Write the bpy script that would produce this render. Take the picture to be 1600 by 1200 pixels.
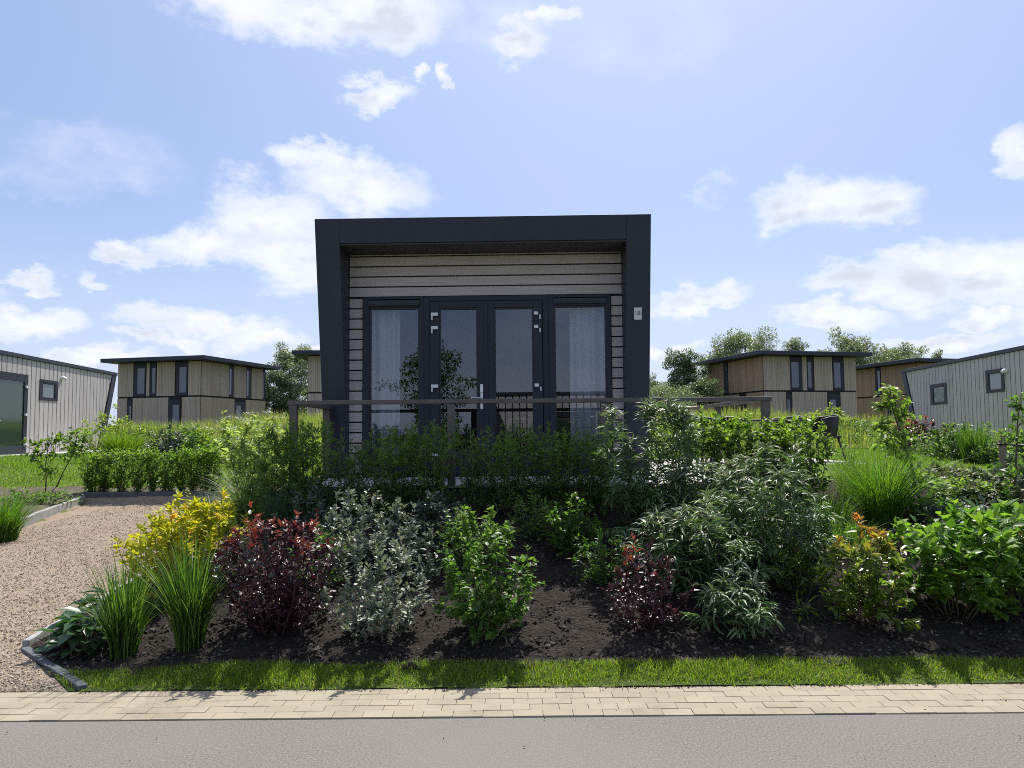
import bpy, math, random
import numpy as np
from mathutils import Matrix, Vector
R = math.radians
for o in list(bpy.data.objects): bpy.data.objects.remove(o)
S = bpy.context.scene
COL = S.collection

# ------------------------------------------------------------------ camera
EYE, PITCH, ROLL, F = 1.6, R(3.58), R(-0.5), 1200.0
cd = bpy.data.cameras.new('camera'); cam = bpy.data.objects.new('camera', cd); COL.objects.link(cam)
cd.sensor_width = 36; cd.lens = 27.0; cd.clip_end = 3000; cd.clip_start = .05
CM = Matrix.Rotation(R(90) + PITCH, 4, 'X') @ Matrix.Rotation(ROLL, 4, 'Z')
cam.matrix_world = Matrix.Translation((0, 0, EYE)) @ CM
S.camera = cam
def ray(px, py):                      # a photo pixel (1600 x 1200) as a direction
    return (CM.to_3x3() @ Vector((px - 800, 600 - py, -F))).normalized()
def at(px, py, Y):                    # the point of that direction at the depth Y
    d = ray(px, py); t = Y / d.y
    return Vector((d.x * t, Y, EYE + d.z * t))

# ------------------------------------------------------------------ world, sun, exposure
SUN_EL, SUN_AZ = R(54), R(12)
S.view_settings.view_transform = 'Standard'; S.view_settings.look = 'None'
S.view_settings.exposure = 0.46; S.view_settings.gamma = 1
W = bpy.data.worlds.new('World'); S.world = W; W.use_nodes = True
def build_sky():
    nt = W.node_tree; nt.nodes.clear(); L = nt.links
    def N(t, **k):
        n = nt.nodes.new(t)
        for a, b in k.items(): setattr(n, a, b)
        return n
    def put(sock, v):
        if isinstance(v, (int, float, tuple)): sock.default_value = v
        else: L.new(v, sock)
    def m(op, *a, clamp=False):
        n = N('ShaderNodeMath', operation=op, use_clamp=clamp)
        for i, v in enumerate(a): put(n.inputs[i], v)
        return n.outputs[0]
    def vm(op, *a):
        n = N('ShaderNodeVectorMath', operation=op)
        for i, v in enumerate(a): put(n.inputs[i], v)
        return n
    def ss(v, a, b):
        n = N('ShaderNodeMapRange', interpolation_type='SMOOTHSTEP')
        put(n.inputs[0], v); n.inputs[1].default_value = a; n.inputs[2].default_value = b
        return n.outputs[0]
    def mix(f, a, b):
        n = N('ShaderNodeMix', data_type='RGBA')
        put(n.inputs['Factor'], f); put(n.inputs[6], a); put(n.inputs[7], b)
        return n.outputs[2]
    def noise(vec, scale, det, rough=.55):
        n = N('ShaderNodeTexNoise'); L.new(vec, n.inputs['Vector'])
        n.inputs['Scale'].default_value = scale; n.inputs['Detail'].default_value = det; n.inputs['Roughness'].default_value = rough
        return n
    sky = N('ShaderNodeTexSky', sky_type='NISHITA'); sky.sun_disc = False
    sky.sun_elevation = SUN_EL; sky.sun_rotation = SUN_AZ
    sky.air_density = 1.0; sky.dust_density = 1.6; sky.ozone_density = 1.6
    tc = N('ShaderNodeTexCoord'); d = tc.outputs['Generated']
    sx = N('ShaderNodeSeparateXYZ'); L.new(d, sx.inputs[0])
    az = m('ARCTAN2', sx.outputs[0], sx.outputs[1]); el = m('ARCSINE', sx.outputs[2])
    p = N('ShaderNodeCombineXYZ'); L.new(az, p.inputs[0]); L.new(el, p.inputs[1])
    sc = vm('MULTIPLY', p.outputs[0], (1.0, 1.7, 1.0)).outputs[0]
    n1 = noise(sc, 9, 9, .6); n2 = noise(sc, 30, 9, .66)
    w1 = vm('SCALE', vm('SUBTRACT', n1.outputs['Color'], (.5, .5, .5)).outputs[0]); w1.inputs[3].default_value = .11
    w2 = vm('SCALE', vm('SUBTRACT', n2.outputs['Color'], (.5, .5, .5)).outputs[0]); w2.inputs[3].default_value = .035
    q = vm('ADD', vm('ADD', p.outputs[0], w1.outputs[0]).outputs[0], w2.outputs[0]).outputs[0]
    def blobs(lst):
        r = None
        for (px, py, ax, ay) in lst:
            v = ray(px, py); a0 = math.atan2(v.x, v.y); e0 = math.asin(v.z)
            k = 1 / F * math.cos(a0) ** 2
            t = vm('MULTIPLY', vm('SUBTRACT', q, (a0, e0, 0)).outputs[0], (1 / (ax * k), 1 / (ay / F), 0)).outputs[0]
            r2 = vm('DOT_PRODUCT', t, t).outputs['Value']
            r = r2 if r is None else m('SMOOTH_MIN', r, r2, .22)
        return r
    solid = [(380, -5, 150, 60), (520, 30, 170, 55), (600, 10, 120, 60), (815, 68, 52, 40), (870, 18, 40, 18), (590, 150, 62, 26), (655, 122, 17, 13),
             (705, 120, 22, 13), (560, 285, 125, 52), (480, 250, 70, 26), (420, 345, 130, 62), (460, 400, 150, 55), (330, 385, 110, 40), (210, 385, 55, 26),
             (45, 424, 52, 15), (142, 432, 38, 18), (60, 492, 95, 28), (330, 498, 155, 28), (420, 525, 100, 24), (250, 530, 90, 14),
             (1290, 318, 130, 52), (1370, 318, 80, 40), (1225, 330, 50, 26), (1590, 245, 50, 42), (1335, 435, 88, 36), (1440, 425, 120, 44), (1555, 428, 110, 44),
             (1305, 500, 110, 24), (1090, 468, 95, 24), (1540, 490, 80, 18), (1050, 545, 70, 16), (1480, 530, 130, 18), (140, 560, 110, 16), (520, 560, 90, 14),
             (1700, 470, 150, 60), (-120, 450, 130, 50), (1850, 260, 140, 50), (-200, 150, 160, 60)]
    wisp = [(110, 230, 190, 48), (60, 265, 130, 30), (200, 270, 110, 26), (1000, 60, 160, 60), (1130, 275, 30, 14), (1100, 300, 30, 10), (770, 30, 140, 40)]
    body = blobs(solid)
    # unseen cumulus added over the remaining sky, thickened overhead for ambient light
    n3 = noise(vm('MULTIPLY', p.outputs[0], (1, 2.6, 1)).outputs[0], 2.6, 6, .55).outputs[0]
    off = ss(m('ABSOLUTE', az), .75, 1.0)
    off = m('MAXIMUM', off, ss(el, .62, .85)); free = m('MULTIPLY', ss(n3, .47, .58), off)
    dens = m('SUBTRACT', 1.08, body)
    dens = m('ADD', dens, m('MULTIPLY', m('SUBTRACT', n2.outputs[0], .5), .8))
    dens = m('MAXIMUM', ss(dens, -.08, 1.2), m('MULTIPLY', free, m('ADD', .30, m('MULTIPLY', ss(el, .45, .7), .6))))
    wd = m('MULTIPLY', ss(m('SUBTRACT', 1.2, blobs(wisp)), 0, 1.1), ss(n1.outputs[0], .32, .72))
    wd = m('MULTIPLY', wd, .45)
    # light and grey in the cloud
    na = noise(vm('ADD', sc, (0.0, .028, 0)).outputs[0], 9, 5, .55).outputs[0]; nb = noise(vm('ADD', sc, (0.0, -.028, 0)).outputs[0], 9, 5, .55).outputs[0]
    n4 = m('ADD', m('MULTIPLY', m('SUBTRACT', na, nb), 1.1), .5)
    grey = m('MULTIPLY', ss(n4, .44, .72), ss(dens, .45, 1.0))
    ccol = mix(grey, (8.5, 8.7, 9.2, 1), (6.1, 6.5, 7.3, 1))
    # the air itself: pale towards the horizon and round the sun
    sd = vm('DOT_PRODUCT', d, (math.sin(SUN_AZ) * math.cos(SUN_EL), math.cos(SUN_AZ) * math.cos(SUN_EL), math.sin(SUN_EL))).outputs['Value']
    glow = m('MULTIPLY', m('POWER', m('MAXIMUM', sd, 0.0), 6.0), .40)
    hz = m('MULTIPLY', m('SUBTRACT', 1.0, ss(el, .0, .30)), .62)
    base = mix(.45, sky.outputs[0], (3.0, 4.6, 8.9, 1))
    base = mix(m('ADD', glow, .06), base, (6.6, 7.4, 9.6, 1))
    base = mix(hz, base, (6.8, 7.5, 9.4, 1))
    c = mix(wd, base, (7.6, 8.1, 9.4, 1))
    c = mix(m('MULTIPLY', dens, .95), c, ccol)
    bg = N('ShaderNodeBackground'); L.new(c, bg.inputs[0]); bg.inputs[1].default_value = .085
    out = N('ShaderNodeOutputWorld'); L.new(bg.outputs[0], out.inputs[0])
build_sky()
W.cycles.sampling_method = 'MANUAL'; W.cycles.sample_map_resolution = 1024
sl = bpy.data.lights.new('sun', 'SUN'); sl.energy = 4.9; sl.angle = R(.55); sl.color = (1, .955, .88)
sun = bpy.data.objects.new('sun', sl); COL.objects.link(sun)
SUNV = Vector((math.sin(SUN_AZ) * math.cos(SUN_EL), math.cos(SUN_AZ) * math.cos(SUN_EL), math.sin(SUN_EL)))
sun.rotation_euler = SUNV.to_track_quat('Z', 'Y').to_euler(); sun.location = SUNV * 60
cy = S.cycles
cy.filter_width = 1.0; cy.use_denoising = False
cy.max_bounces = 8; cy.diffuse_bounces = 3; cy.glossy_bounces = 3; cy.transmission_bounces = 4; cy.transparent_max_bounces = 8
cy.caustics_reflective = False; cy.caustics_refractive = False; cy.sample_clamp_indirect = 8

# ------------------------------------------------------------------ materials
MATS = {}
def newmat(name):
    m = bpy.data.materials.new(name); m.use_nodes = True; m.node_tree.nodes.clear(); MATS[name] = m
    nt = m.node_tree
    def N(t, **k):
        n = nt.nodes.new(t)
        for a, b in k.items(): setattr(n, a, b)
        return n
    def lk(a, b): nt.links.new(a, b)
    out = N('ShaderNodeOutputMaterial')
    return m, N, lk, out
def rgba(c): return (c[0], c[1], c[2], 1)
def ramp(N, cols, pos=None, interp='LINEAR'):
    n = N('ShaderNodeValToRGB'); cr = n.color_ramp; cr.interpolation = interp
    pos = pos or [i / (len(cols) - 1) for i in range(len(cols))]
    while len(cr.elements) < len(cols): cr.elements.new(.5)
    for e, c, p in zip(cr.elements, cols, pos): e.color = rgba(c); e.position = p
    return n
def plain(name, col, rough=.6, var=.12, scale=6, bump=0, bscale=40, metal=0, spec=.5, stretch=None, coat=0):
    m, N, lk, out = newmat(name)
    p = N('ShaderNodeBsdfPrincipled'); lk(p.outputs[0], out.inputs[0])
    tc = N('ShaderNodeTexCoord'); vec = tc.outputs['Object']
    if stretch:
        mp = N('ShaderNodeMapping'); mp.inputs['Scale'].default_value = stretch; lk(vec, mp.inputs[0]); vec = mp.outputs[0]
    n = N('ShaderNodeTexNoise'); n.inputs['Scale'].default_value = scale; n.inputs['Detail'].default_value = 6; lk(vec, n.inputs['Vector'])
    r = ramp(N, [[c * (1 - var) for c in col], col, [min(1, c * (1 + var)) for c in col]], [.3, .5, .7]); lk(n.outputs[0], r.inputs[0])
    lk(r.outputs[0], p.inputs['Base Color'])
    p.inputs['Roughness'].default_value = rough; p.inputs['Metallic'].default_value = metal; p.inputs['Specular IOR Level'].default_value = spec
    p.inputs['Coat Weight'].default_value = coat
    if bump:
        b = N('ShaderNodeBump'); b.inputs['Strength'].default_value = bump; b.inputs['Distance'].default_value = .01
        n2 = N('ShaderNodeTexNoise'); n2.inputs['Scale'].default_value = bscale; n2.inputs['Detail'].default_value = 4; lk(vec, n2.inputs['Vector'])
        lk(n2.outputs[0], b.inputs['Height']); lk(b.outputs[0], p.inputs['Normal'])
    return m
def boardmat(name, cols, rough=.7, grain=(1, 40, 40), bump=.3):
    # wood / composite boards: one tone per board (island), grain along it
    m, N, lk, out = newmat(name)
    p = N('ShaderNodeBsdfPrincipled'); lk(p.outputs[0], out.inputs[0])
    g = N('ShaderNodeNewGeometry'); r = ramp(N, cols); lk(g.outputs['Random Per Island'], r.inputs[0])
    tc = N('ShaderNodeTexCoord'); mp = N('ShaderNodeMapping'); mp.inputs['Scale'].default_value = grain; lk(tc.outputs['Object'], mp.inputs[0])
    n = N('ShaderNodeTexNoise'); n.inputs['Scale'].default_value = 1.6; n.inputs['Detail'].default_value = 7; n.inputs['Roughness'].default_value = .7
    lk(mp.outputs[0], n.inputs['Vector'])
    r2 = ramp(N, [(.7, .7, .7), (1.12, 1.1, 1.08)], [.3, .7]); lk(n.outputs[0], r2.inputs[0])
    mx = N('ShaderNodeMix', data_type='RGBA', blend_type='MULTIPLY'); mx.inputs['Factor'].default_value = 1
    lk(r.outputs[0], mx.inputs[6]); lk(r2.outputs[0], mx.inputs[7]); lk(mx.outputs[2], p.inputs['Base Color'])
    p.inputs['Roughness'].default_value = rough; p.inputs['Specular IOR Level'].default_value = .25
    b = N('ShaderNodeBump'); b.inputs['Strength'].default_value = bump; b.inputs['Distance'].default_value = .004; lk(n.outputs[0], b.inputs['Height']); lk(b.outputs[0], p.inputs['Normal'])
    return m
def leafmat(name, cols, transl=.4, tip=None, rough=.45, spec=.4, tcol=None):
    m, N, lk, out = newmat(name)
    g = N('ShaderNodeNewGeometry'); r = ramp(N, cols); lk(g.outputs['Random Per Island'], r.inputs[0]); c = r.outputs[0]
    if tip:
        a = N('ShaderNodeAttribute', attribute_name='tip')
        mx = N('ShaderNodeMix', data_type='RGBA'); lk(a.outputs['Fac'], mx.inputs['Factor']); lk(c, mx.inputs[6])
        if isinstance(tip[0], (list, tuple)):
            r3 = ramp(N, list(tip)); lk(g.outputs['Random Per Island'], r3.inputs[0]); lk(r3.outputs[0], mx.inputs[7])
        else: mx.inputs[7].default_value = rgba(tip)
        c = mx.outputs[2]
    p = N('ShaderNodeBsdfPrincipled'); lk(c, p.inputs['Base Color']); p.inputs['Roughness'].default_value = rough; p.inputs['Specular IOR Level'].default_value = spec + .1
    t = N('ShaderNodeBsdfTranslucent')
    ml = N('ShaderNodeMix', data_type='RGBA', blend_type='MULTIPLY'); ml.inputs['Factor'].default_value = 1
    lk(c, ml.inputs[6]); ml.inputs[7].default_value = rgba(tcol or (1.5, 1.7, .7)); lk(ml.outputs[2], t.inputs[0])
    ms = N('ShaderNodeMixShader'); ms.inputs[0].default_value = transl; lk(p.outputs[0], ms.inputs[1]); lk(t.outputs[0], ms.inputs[2]); lk(ms.outputs[0], out.inputs[0])
    return m
def groundmat(name, cols, pos, scale, bump, bscale, big=None, rough=.95, vor=None, bdist=.02):
    m, N, lk, out = newmat(name)
    p = N('ShaderNodeBsdfPrincipled'); lk(p.outputs[0], out.inputs[0]); p.inputs['Roughness'].default_value = rough; p.inputs['Specular IOR Level'].default_value = .2
    tc = N('ShaderNodeTexCoord'); vec = tc.outputs['Object']
    if vor:
        v = N('ShaderNodeTexVoronoi'); v.inputs['Scale'].default_value = vor; lk(vec, v.inputs['Vector'])
        s = N('ShaderNodeSeparateColor'); lk(v.outputs['Color'], s.inputs[0]); fac = s.outputs[0]; h = v.outputs['Distance']
    else:
        n = N('ShaderNodeTexNoise'); n.inputs['Scale'].default_value = scale; n.inputs['Detail'].default_value = 8; n.inputs['Roughness'].default_value = .65; lk(vec, n.inputs['Vector']); fac = n.outputs[0]
        n2 = N('ShaderNodeTexNoise'); n2.inputs['Scale'].default_value = bscale; n2.inputs['Detail'].default_value = 5; lk(vec, n2.inputs['Vector']); h = n2.outputs[0]
    r = ramp(N, cols, pos); lk(fac, r.inputs[0]); c = r.outputs[0]
    if big:
        n3 = N('ShaderNodeTexNoise'); n3.inputs['Scale'].default_value = big[1]; n3.inputs['Detail'].default_value = 5; lk(vec, n3.inputs['Vector'])
        r3 = ramp(N, [(0, 0, 0), (1, 1, 1)], [.42, .62]); lk(n3.outputs[0], r3.inputs[0])
        f = N('ShaderNodeMath', operation='MULTIPLY'); lk(r3.outputs[0], f.inputs[0]); f.inputs[1].default_value = big[2]
        mx = N('ShaderNodeMix', data_type='RGBA'); lk(f.outputs[0], mx.inputs['Factor']); lk(c, mx.inputs[6]); mx.inputs[7].default_value = rgba(big[0]); c = mx.outputs[2]
    lk(c, p.inputs['Base Color'])
    b = N('ShaderNodeBump'); b.inputs['Strength'].default_value = bump; b.inputs['Distance'].default_value = bdist
    if vor: b.invert = True
    lk(h, b.inputs['Height']); lk(b.outputs[0], p.inputs['Normal'])
    return m
def glassmat(name, refl, tint, rough=0.0, rcol=(.86, .92, 1.0)):
    m, N, lk, out = newmat(name)
    t = N('ShaderNodeBsdfTransparent'); t.inputs[0].default_value = rgba(tint)
    g = N('ShaderNodeBsdfGlossy'); g.inputs['Roughness'].default_value = rough; g.inputs[0].default_value = rgba(rcol)
    lw = N('ShaderNodeLayerWeight'); lw.inputs[0].default_value = .35
    a = N('ShaderNodeMath', operation='MULTIPLY_ADD', use_clamp=True); lk(lw.outputs['Fresnel'], a.inputs[0]); a.inputs[1].default_value = .6; a.inputs[2].default_value = refl
    ms = N('ShaderNodeMixShader'); lk(a.outputs[0], ms.inputs[0]); lk(t.outputs[0], ms.inputs[1]); lk(g.outputs[0], ms.inputs[2]); lk(ms.outputs[0], out.inputs[0])
    return m

plain('anthracite', (.026, .031, .050), .5, .10, 3, .05, 60, spec=.4)
plain('anthracite_frame', (.018, .021, .036), .5, .06, 4, spec=.35)
plain('soffit', (.045, .042, .045), .7, .1, 5)
boardmat('facade_board', [(.51, .44, .42), (.59, .51, .485), (.55, .475, .45)], grain=(1.2, 30, 55))
boardmat('side_board', [(.47, .42, .435), (.55, .495, .51), (.51, .46, .475)], grain=(30, 30, 1.2))
plain('gap_black', (.012, .012, .014), .8)
boardmat('larch_grey', [(.41, .32, .255), (.50, .40, .325), (.455, .36, .29), (.54, .44, .365)], grain=(20, 20, .8))
boardmat('larch_brown', [(.35, .225, .14), (.45, .30, .19), (.40, .26, .165), (.49, .335, .225)], grain=(20, 20, .8))
boardmat('rail_wood', [(.135, .115, .108), (.165, .14, .132)], grain=(6, 6, 6), rough=.6)
boardmat('deck_board', [(.44, .43, .42), (.52, .51, .49), (.48, .47, .46)], grain=(30, 1.2, 30))
plain('fascia', (.05, .045, .042), .8, .2, 5, .2)
plain('steel', (.62, .62, .63), .32, .05, 20, metal=.9)
plain('white_plastic', (.72, .73, .74), .4, .04)
plain('plate', (.62, .63, .65), .35, .04)
plain('digit', (.03, .03, .035), .5, .02)
plain('dark_metal', (.018, .019, .022), .45, .08)
plain('rattan', (.022, .023, .027), .5, .2, 30, .4, 120)
plain('kerb_concrete', (.30, .30, .29), .85, .16, 7, .35, 60)
plain('kerb_dark', (.075, .082, .095), .8, .22, 9, .35, 70)
plain('slab', (.50, .49, .47), .85, .1, 4, .2)
plain('curtain', (.60, .60, .61), .9, .05, 4)
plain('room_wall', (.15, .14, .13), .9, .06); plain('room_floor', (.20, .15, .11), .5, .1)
plain('post_wood', (.24, .18, .12), .85, .2, 8, .4, stretch=(8, 8, 1))
plain('rubber', (.012, .012, .013), .7)
plain('bark', (.085, .065, .05), .9, .3, 12, .6, 40, stretch=(1, 1, .3))
plain('bark_pale', (.13, .105, .08), .9, .3, 12, .4, 40)
plain('twig_green', (.09, .095, .045), .8, .2)
plain('twig_grey', (.12, .12, .10), .8, .2)
plain('twig_red', (.07, .03, .028), .8, .2)
glassmat('facade_glass', .04, (.86, .88, .90))
glassmat('side_glass', .16, (.30, .36, .36))
glassmat('frosted_glass', .14, (.45, .50, .50))
def solidglass(name, col, rough=.04, spec=.9):
    m, N, lk, out = newmat(name); p = N('ShaderNodeBsdfPrincipled'); lk(p.outputs[0], out.inputs[0])
    p.inputs['Base Color'].default_value = rgba(col); p.inputs['Roughness'].default_value = rough; p.inputs['IOR'].default_value = 1.5; p.inputs['Specular IOR Level'].default_value = spec
solidglass('far_glass', (.05, .07, .11)); solidglass('green_glass', (.035, .06, .036), .08, .5); solidglass('grey_glass', (.10, .13, .14))

groundmat('ground_grass', [(.045, .065, .015), (.085, .115, .026), (.13, .13, .05)], [.3, .5, .75], 3, .5, 30)
groundmat('lawn_base', [(.09, .135, .016), (.125, .19, .022), (.16, .22, .035)], [.3, .5, .75], 5, .5, 60)
groundmat('strip_base', [(.03, .045, .010), (.055, .085, .014), (.11, .115, .04)], [.3, .5, .75], 9, .6, 60)  # ground under the blades, with the shade between them put into the colour
groundmat('soil', [(.008, .006, .0047), (.020, .0155, .012), (.042, .032, .025), (.10, .08, .065)], [.28, .48, .62, .85], 28, 1.0, 45, ((.036, .030, .025), 1.1, .45), bdist=.035)
groundmat('pale_soil', [(.07, .058, .045), (.12, .10, .075), (.17, .145, .11)], [.3, .5, .75], 14, .8, 40, ((.075, .095, .03), 2.2, .7))
groundmat('gravel', [(.16, .12, .088), (.30, .232, .17), (.37, .295, .22), (.45, .38, .30)], [.0, .35, .7, 1.0], 0, .9, 0, ((.30, .22, .165), .9, .35), vor=95, bdist=.012)
groundmat('asphalt', [(.075, .069, .061), (.16, .147, .130), (.197, .182, .161), (.37, .345, .31)], [.28, .46, .58, .78], 85, .7, 120, ((.20, .187, .168), .45, .6), bdist=.004)
leafmat('stone', [(.15, .112, .083), (.30, .23, .17), (.38, .305, .228), (.49, .42, .34), (.25, .195, .15)], 0, rough=.8, spec=.3)
leafmat('clod', [(.018, .014, .012), (.035, .028, .023), (.06, .05, .042), (.03, .024, .02), (.13, .115, .10)], 0, rough=.95, spec=.1)

def pavemat():
    m, N, lk, out = newmat('paver')
    p = N('ShaderNodeBsdfPrincipled'); lk(p.outputs[0], out.inputs[0]); p.inputs['Roughness'].default_value = .85; p.inputs['Specular IOR Level'].default_value = .25
    g = N('ShaderNodeNewGeometry'); r = ramp(N, [(.285, .245, .18), (.315, .27, .20), (.33, .285, .212), (.30, .26, .19)]); lk(g.outputs['Random Per Island'], r.inputs[0])
    tc = N('ShaderNodeTexCoord')
    n = N('ShaderNodeTexNoise'); n.inputs['Scale'].default_value = 2.2; n.inputs['Detail'].default_value = 9; n.inputs['Roughness'].default_value = .7; lk(tc.outputs['Object'], n.inputs['Vector'])
    r2 = ramp(N, [(.80, .79, .77), (1, 1, 1), (1.08, 1.07, 1.05)], [.33, .5, .68]); lk(n.outputs[0], r2.inputs[0])
    mx = N('ShaderNodeMix', data_type='RGBA', blend_type='MULTIPLY'); mx.inputs['Factor'].default_value = 1; lk(r.outputs[0], mx.inputs[6]); lk(r2.outputs[0], mx.inputs[7]); lk(mx.outputs[2], p.inputs['Base Color'])
    n2 = N('ShaderNodeTexNoise'); n2.inputs['Scale'].default_value = 160; n2.inputs['Detail'].default_value = 4; lk(tc.outputs['Object'], n2.inputs['Vector'])
    b = N('ShaderNodeBump'); b.inputs['Strength'].default_value = .3; b.inputs['Distance'].default_value = .003; lk(n2.outputs[0], b.inputs['Height']); lk(b.outputs[0], p.inputs['Normal'])
pavemat()
plain('joint_sand', (.24, .21, .16), .95, .3, 20, .4, 90)

GREENS = dict(
  lawn=[(.08, .14, .014), (.12, .20, .020), (.18, .26, .030)],
  strip=[(.075, .145, .010), (.13, .225, .015), (.20, .29, .026), (.30, .29, .08)],
  wild=[(.15, .21, .035), (.21, .27, .05), (.28, .32, .08)],
  elder=[(.20, .27, .08), (.30, .37, .13), (.42, .47, .24)],
  meadow=[(.12, .20, .03), (.17, .25, .04), (.26, .30, .08), (.34, .30, .14)],
  ornament=[(.018, .045, .010), (.035, .085, .014), (.06, .13, .02), (.11, .20, .03), (.17, .24, .06)],
  fountain=[(.05, .115, .014), (.08, .17, .02), (.13, .23, .03), (.03, .075, .012)],
  sedge=[(.10, .15, .06), (.15, .20, .10), (.07, .12, .05)],
  bluegrass=[(.04, .08, .045), (.06, .11, .06)],
  fineleaf=[(.065, .13, .03), (.115, .205, .045), (.18, .27, .075)],
  privet=[(.035, .075, .014), (.06, .12, .018), (.10, .18, .028)],
  box=[(.06, .125, .016), (.105, .195, .024), (.17, .27, .04)],
  buddleja=[(.065, .125, .042), (.10, .175, .06), (.15, .225, .095)],
  silver=[(.12, .15, .10), (.185, .215, .15), (.27, .295, .22)],
  greyleaf=[(.055, .08, .06), (.075, .105, .075), (.10, .13, .095)],
  green=[(.042, .10, .018), (.075, .16, .024), (.13, .23, .04)],
  bigleaf=[(.065, .14, .02), (.105, .205, .03), (.17, .28, .05)],
  broad=[(.022, .062, .018), (.036, .09, .024), (.055, .12, .034)],
  red=[(.030, .014, .019), (.052, .021, .028), (.085, .034, .046)],
  photinia=[(.08, .125, .024), (.13, .175, .032), (.20, .23, .05)],
  gold=[(.42, .42, .025), (.55, .52, .035), (.36, .42, .025), (.60, .52, .04)],
  young=[(.09, .165, .026), (.135, .22, .036), (.20, .28, .06)],
  far=[(.14, .17, .10), (.20, .23, .145), (.29, .31, .22)],  # silvery willow leaves, with distance haze lightened into the colour
  fardark=[(.06, .095, .045), (.09, .135, .06), (.14, .19, .095)],
  cover=[(.05, .085, .03), (.09, .12, .055), (.13, .15, .09), (.045, .035, .03)])
for k, c in GREENS.items():
    tip = {'red': [(.34, .085, .04), (.40, .13, .06), (.20, .055, .035)], 'photinia': [(.42, .14, .035), (.50, .26, .05), (.32, .22, .04)],
           'privet': (.22, .32, .04), 'fineleaf': (.10, .15, .05), 'box': (.17, .26, .04), 'gold': (.60, .36, .03), 'meadow': (.24, .165, .10), 'strip': (.16, .17, .045),
           'buddleja': (.17, .20, .13), 'green': (.13, .21, .04), 'bigleaf': (.20, .32, .05), 'young': (.18, .25, .07), 'silver': (.26, .28, .20)}.get(k)
    tc = {'red': (1.5, .8, .8), 'gold': (1.2, 1.2, .5), 'silver': (1.2, 1.3, .8), 'buddleja': (1.3, 1.5, .8), 'greyleaf': (1.2, 1.4, .9)}.get(k)
    leafmat(k, c, {'box': .55, 'fineleaf': .5, 'wild': .5, 'elder': .5, 'fountain': .5, 'gold': .5, 'green': .48, 'strip': .5, 'lawn': .5, 'photinia': .48, 'young': .52, 'red': .22, 'silver': .22, 'greyleaf': .2, 'buddleja': .28, 'broad': .3, 'far': .3, 'fardark': .3}.get(k, .42), tip, {'broad': .35, 'bigleaf': .4, 'photinia': .3, 'red': .38}.get(k, .48), .4, tc)
leafmat('blossom', [(.55, .55, .42), (.65, .66, .52)], .3, tcol=(1, 1, .8))

# ------------------------------------------------------------------ mesh helpers
def link(o, parent=None):
    COL.objects.link(o)
    if parent: o.parent = parent
    return o
class MB:
    def __init__(s): s.v = []; s.f = []; s.sm = []
    def add(s, vs, fs, smooth=False):
        b = len(s.v); s.v += [tuple(v) for v in vs]; s.f += [tuple(i + b for i in f) for f in fs]; s.sm += [smooth] * len(fs)
    def box(s, x0, x1, y0, y1, z0, z1):
        x0, x1 = sorted((x0, x1)); y0, y1 = sorted((y0, y1)); z0, z1 = sorted((z0, z1))
        s.add([(x0, y0, z0), (x1, y0, z0), (x1, y1, z0), (x0, y1, z0), (x0, y0, z1), (x1, y0, z1), (x1, y1, z1), (x0, y1, z1)],
              [(0, 3, 2, 1), (4, 5, 6, 7), (0, 1, 5, 4), (1, 2, 6, 5), (2, 3, 7, 6), (3, 0, 4, 7)])
    def prism(s, poly, axis, a, b):
        n = len(poly)
        def pt(p, t): return {'x': (t, p[0], p[1]), 'y': (p[0], t, p[1]), 'z': (p[0], p[1], t)}[axis]
        s.add([pt(p, a) for p in poly] + [pt(p, b) for p in poly],
              [tuple(range(n - 1, -1, -1)), tuple(range(n, 2 * n))] + [(i, (i + 1) % n, n + (i + 1) % n, n + i) for i in range(n)])
    def tube(s, pts, rad, k=6, cap=True):
        pts = [Vector(p) for p in pts]; n = len(pts)
        if not hasattr(rad, '__len__'): rad = [rad] * n
        vs = []; up = Vector((.31, .17, .93))
        for i, p in enumerate(pts):
            t = (pts[min(i + 1, n - 1)] - pts[max(i - 1, 0)]).normalized()
            a = t.cross(up)
            if a.length < .1: a = t.cross(Vector((1, 0, 0)))
            a.normalize(); b = t.cross(a)
            for j in range(k):
                w = 2 * math.pi * j / k
                vs.append(p + (a * math.cos(w) + b * math.sin(w)) * rad[i])
        fs = [(i * k + j, i * k + (j + 1) % k, (i + 1) * k + (j + 1) % k, (i + 1) * k + j) for i in range(n - 1) for j in range(k)]
        if cap: fs += [tuple(range(k - 1, -1, -1)), tuple((n - 1) * k + j for j in range(k))]
        s.add(vs, fs, True)
    def build(s, name, mat, parent=None, bevel=0, loc=None):
        me = bpy.data.meshes.new(name); me.from_pydata(s.v, [], s.f)
        me.polygons.foreach_set('use_smooth', s.sm); me.update()
        me.materials.append(MATS[mat]); o = bpy.data.objects.new(name, me); link(o, parent)
        if bevel:
            b = o.modifiers.new('edge', 'BEVEL'); b.width = bevel; b.segments = 2; b.limit_method = 'ANGLE'; b.angle_limit = R(40)
        if loc is not None: o.location = loc
        return o
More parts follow.
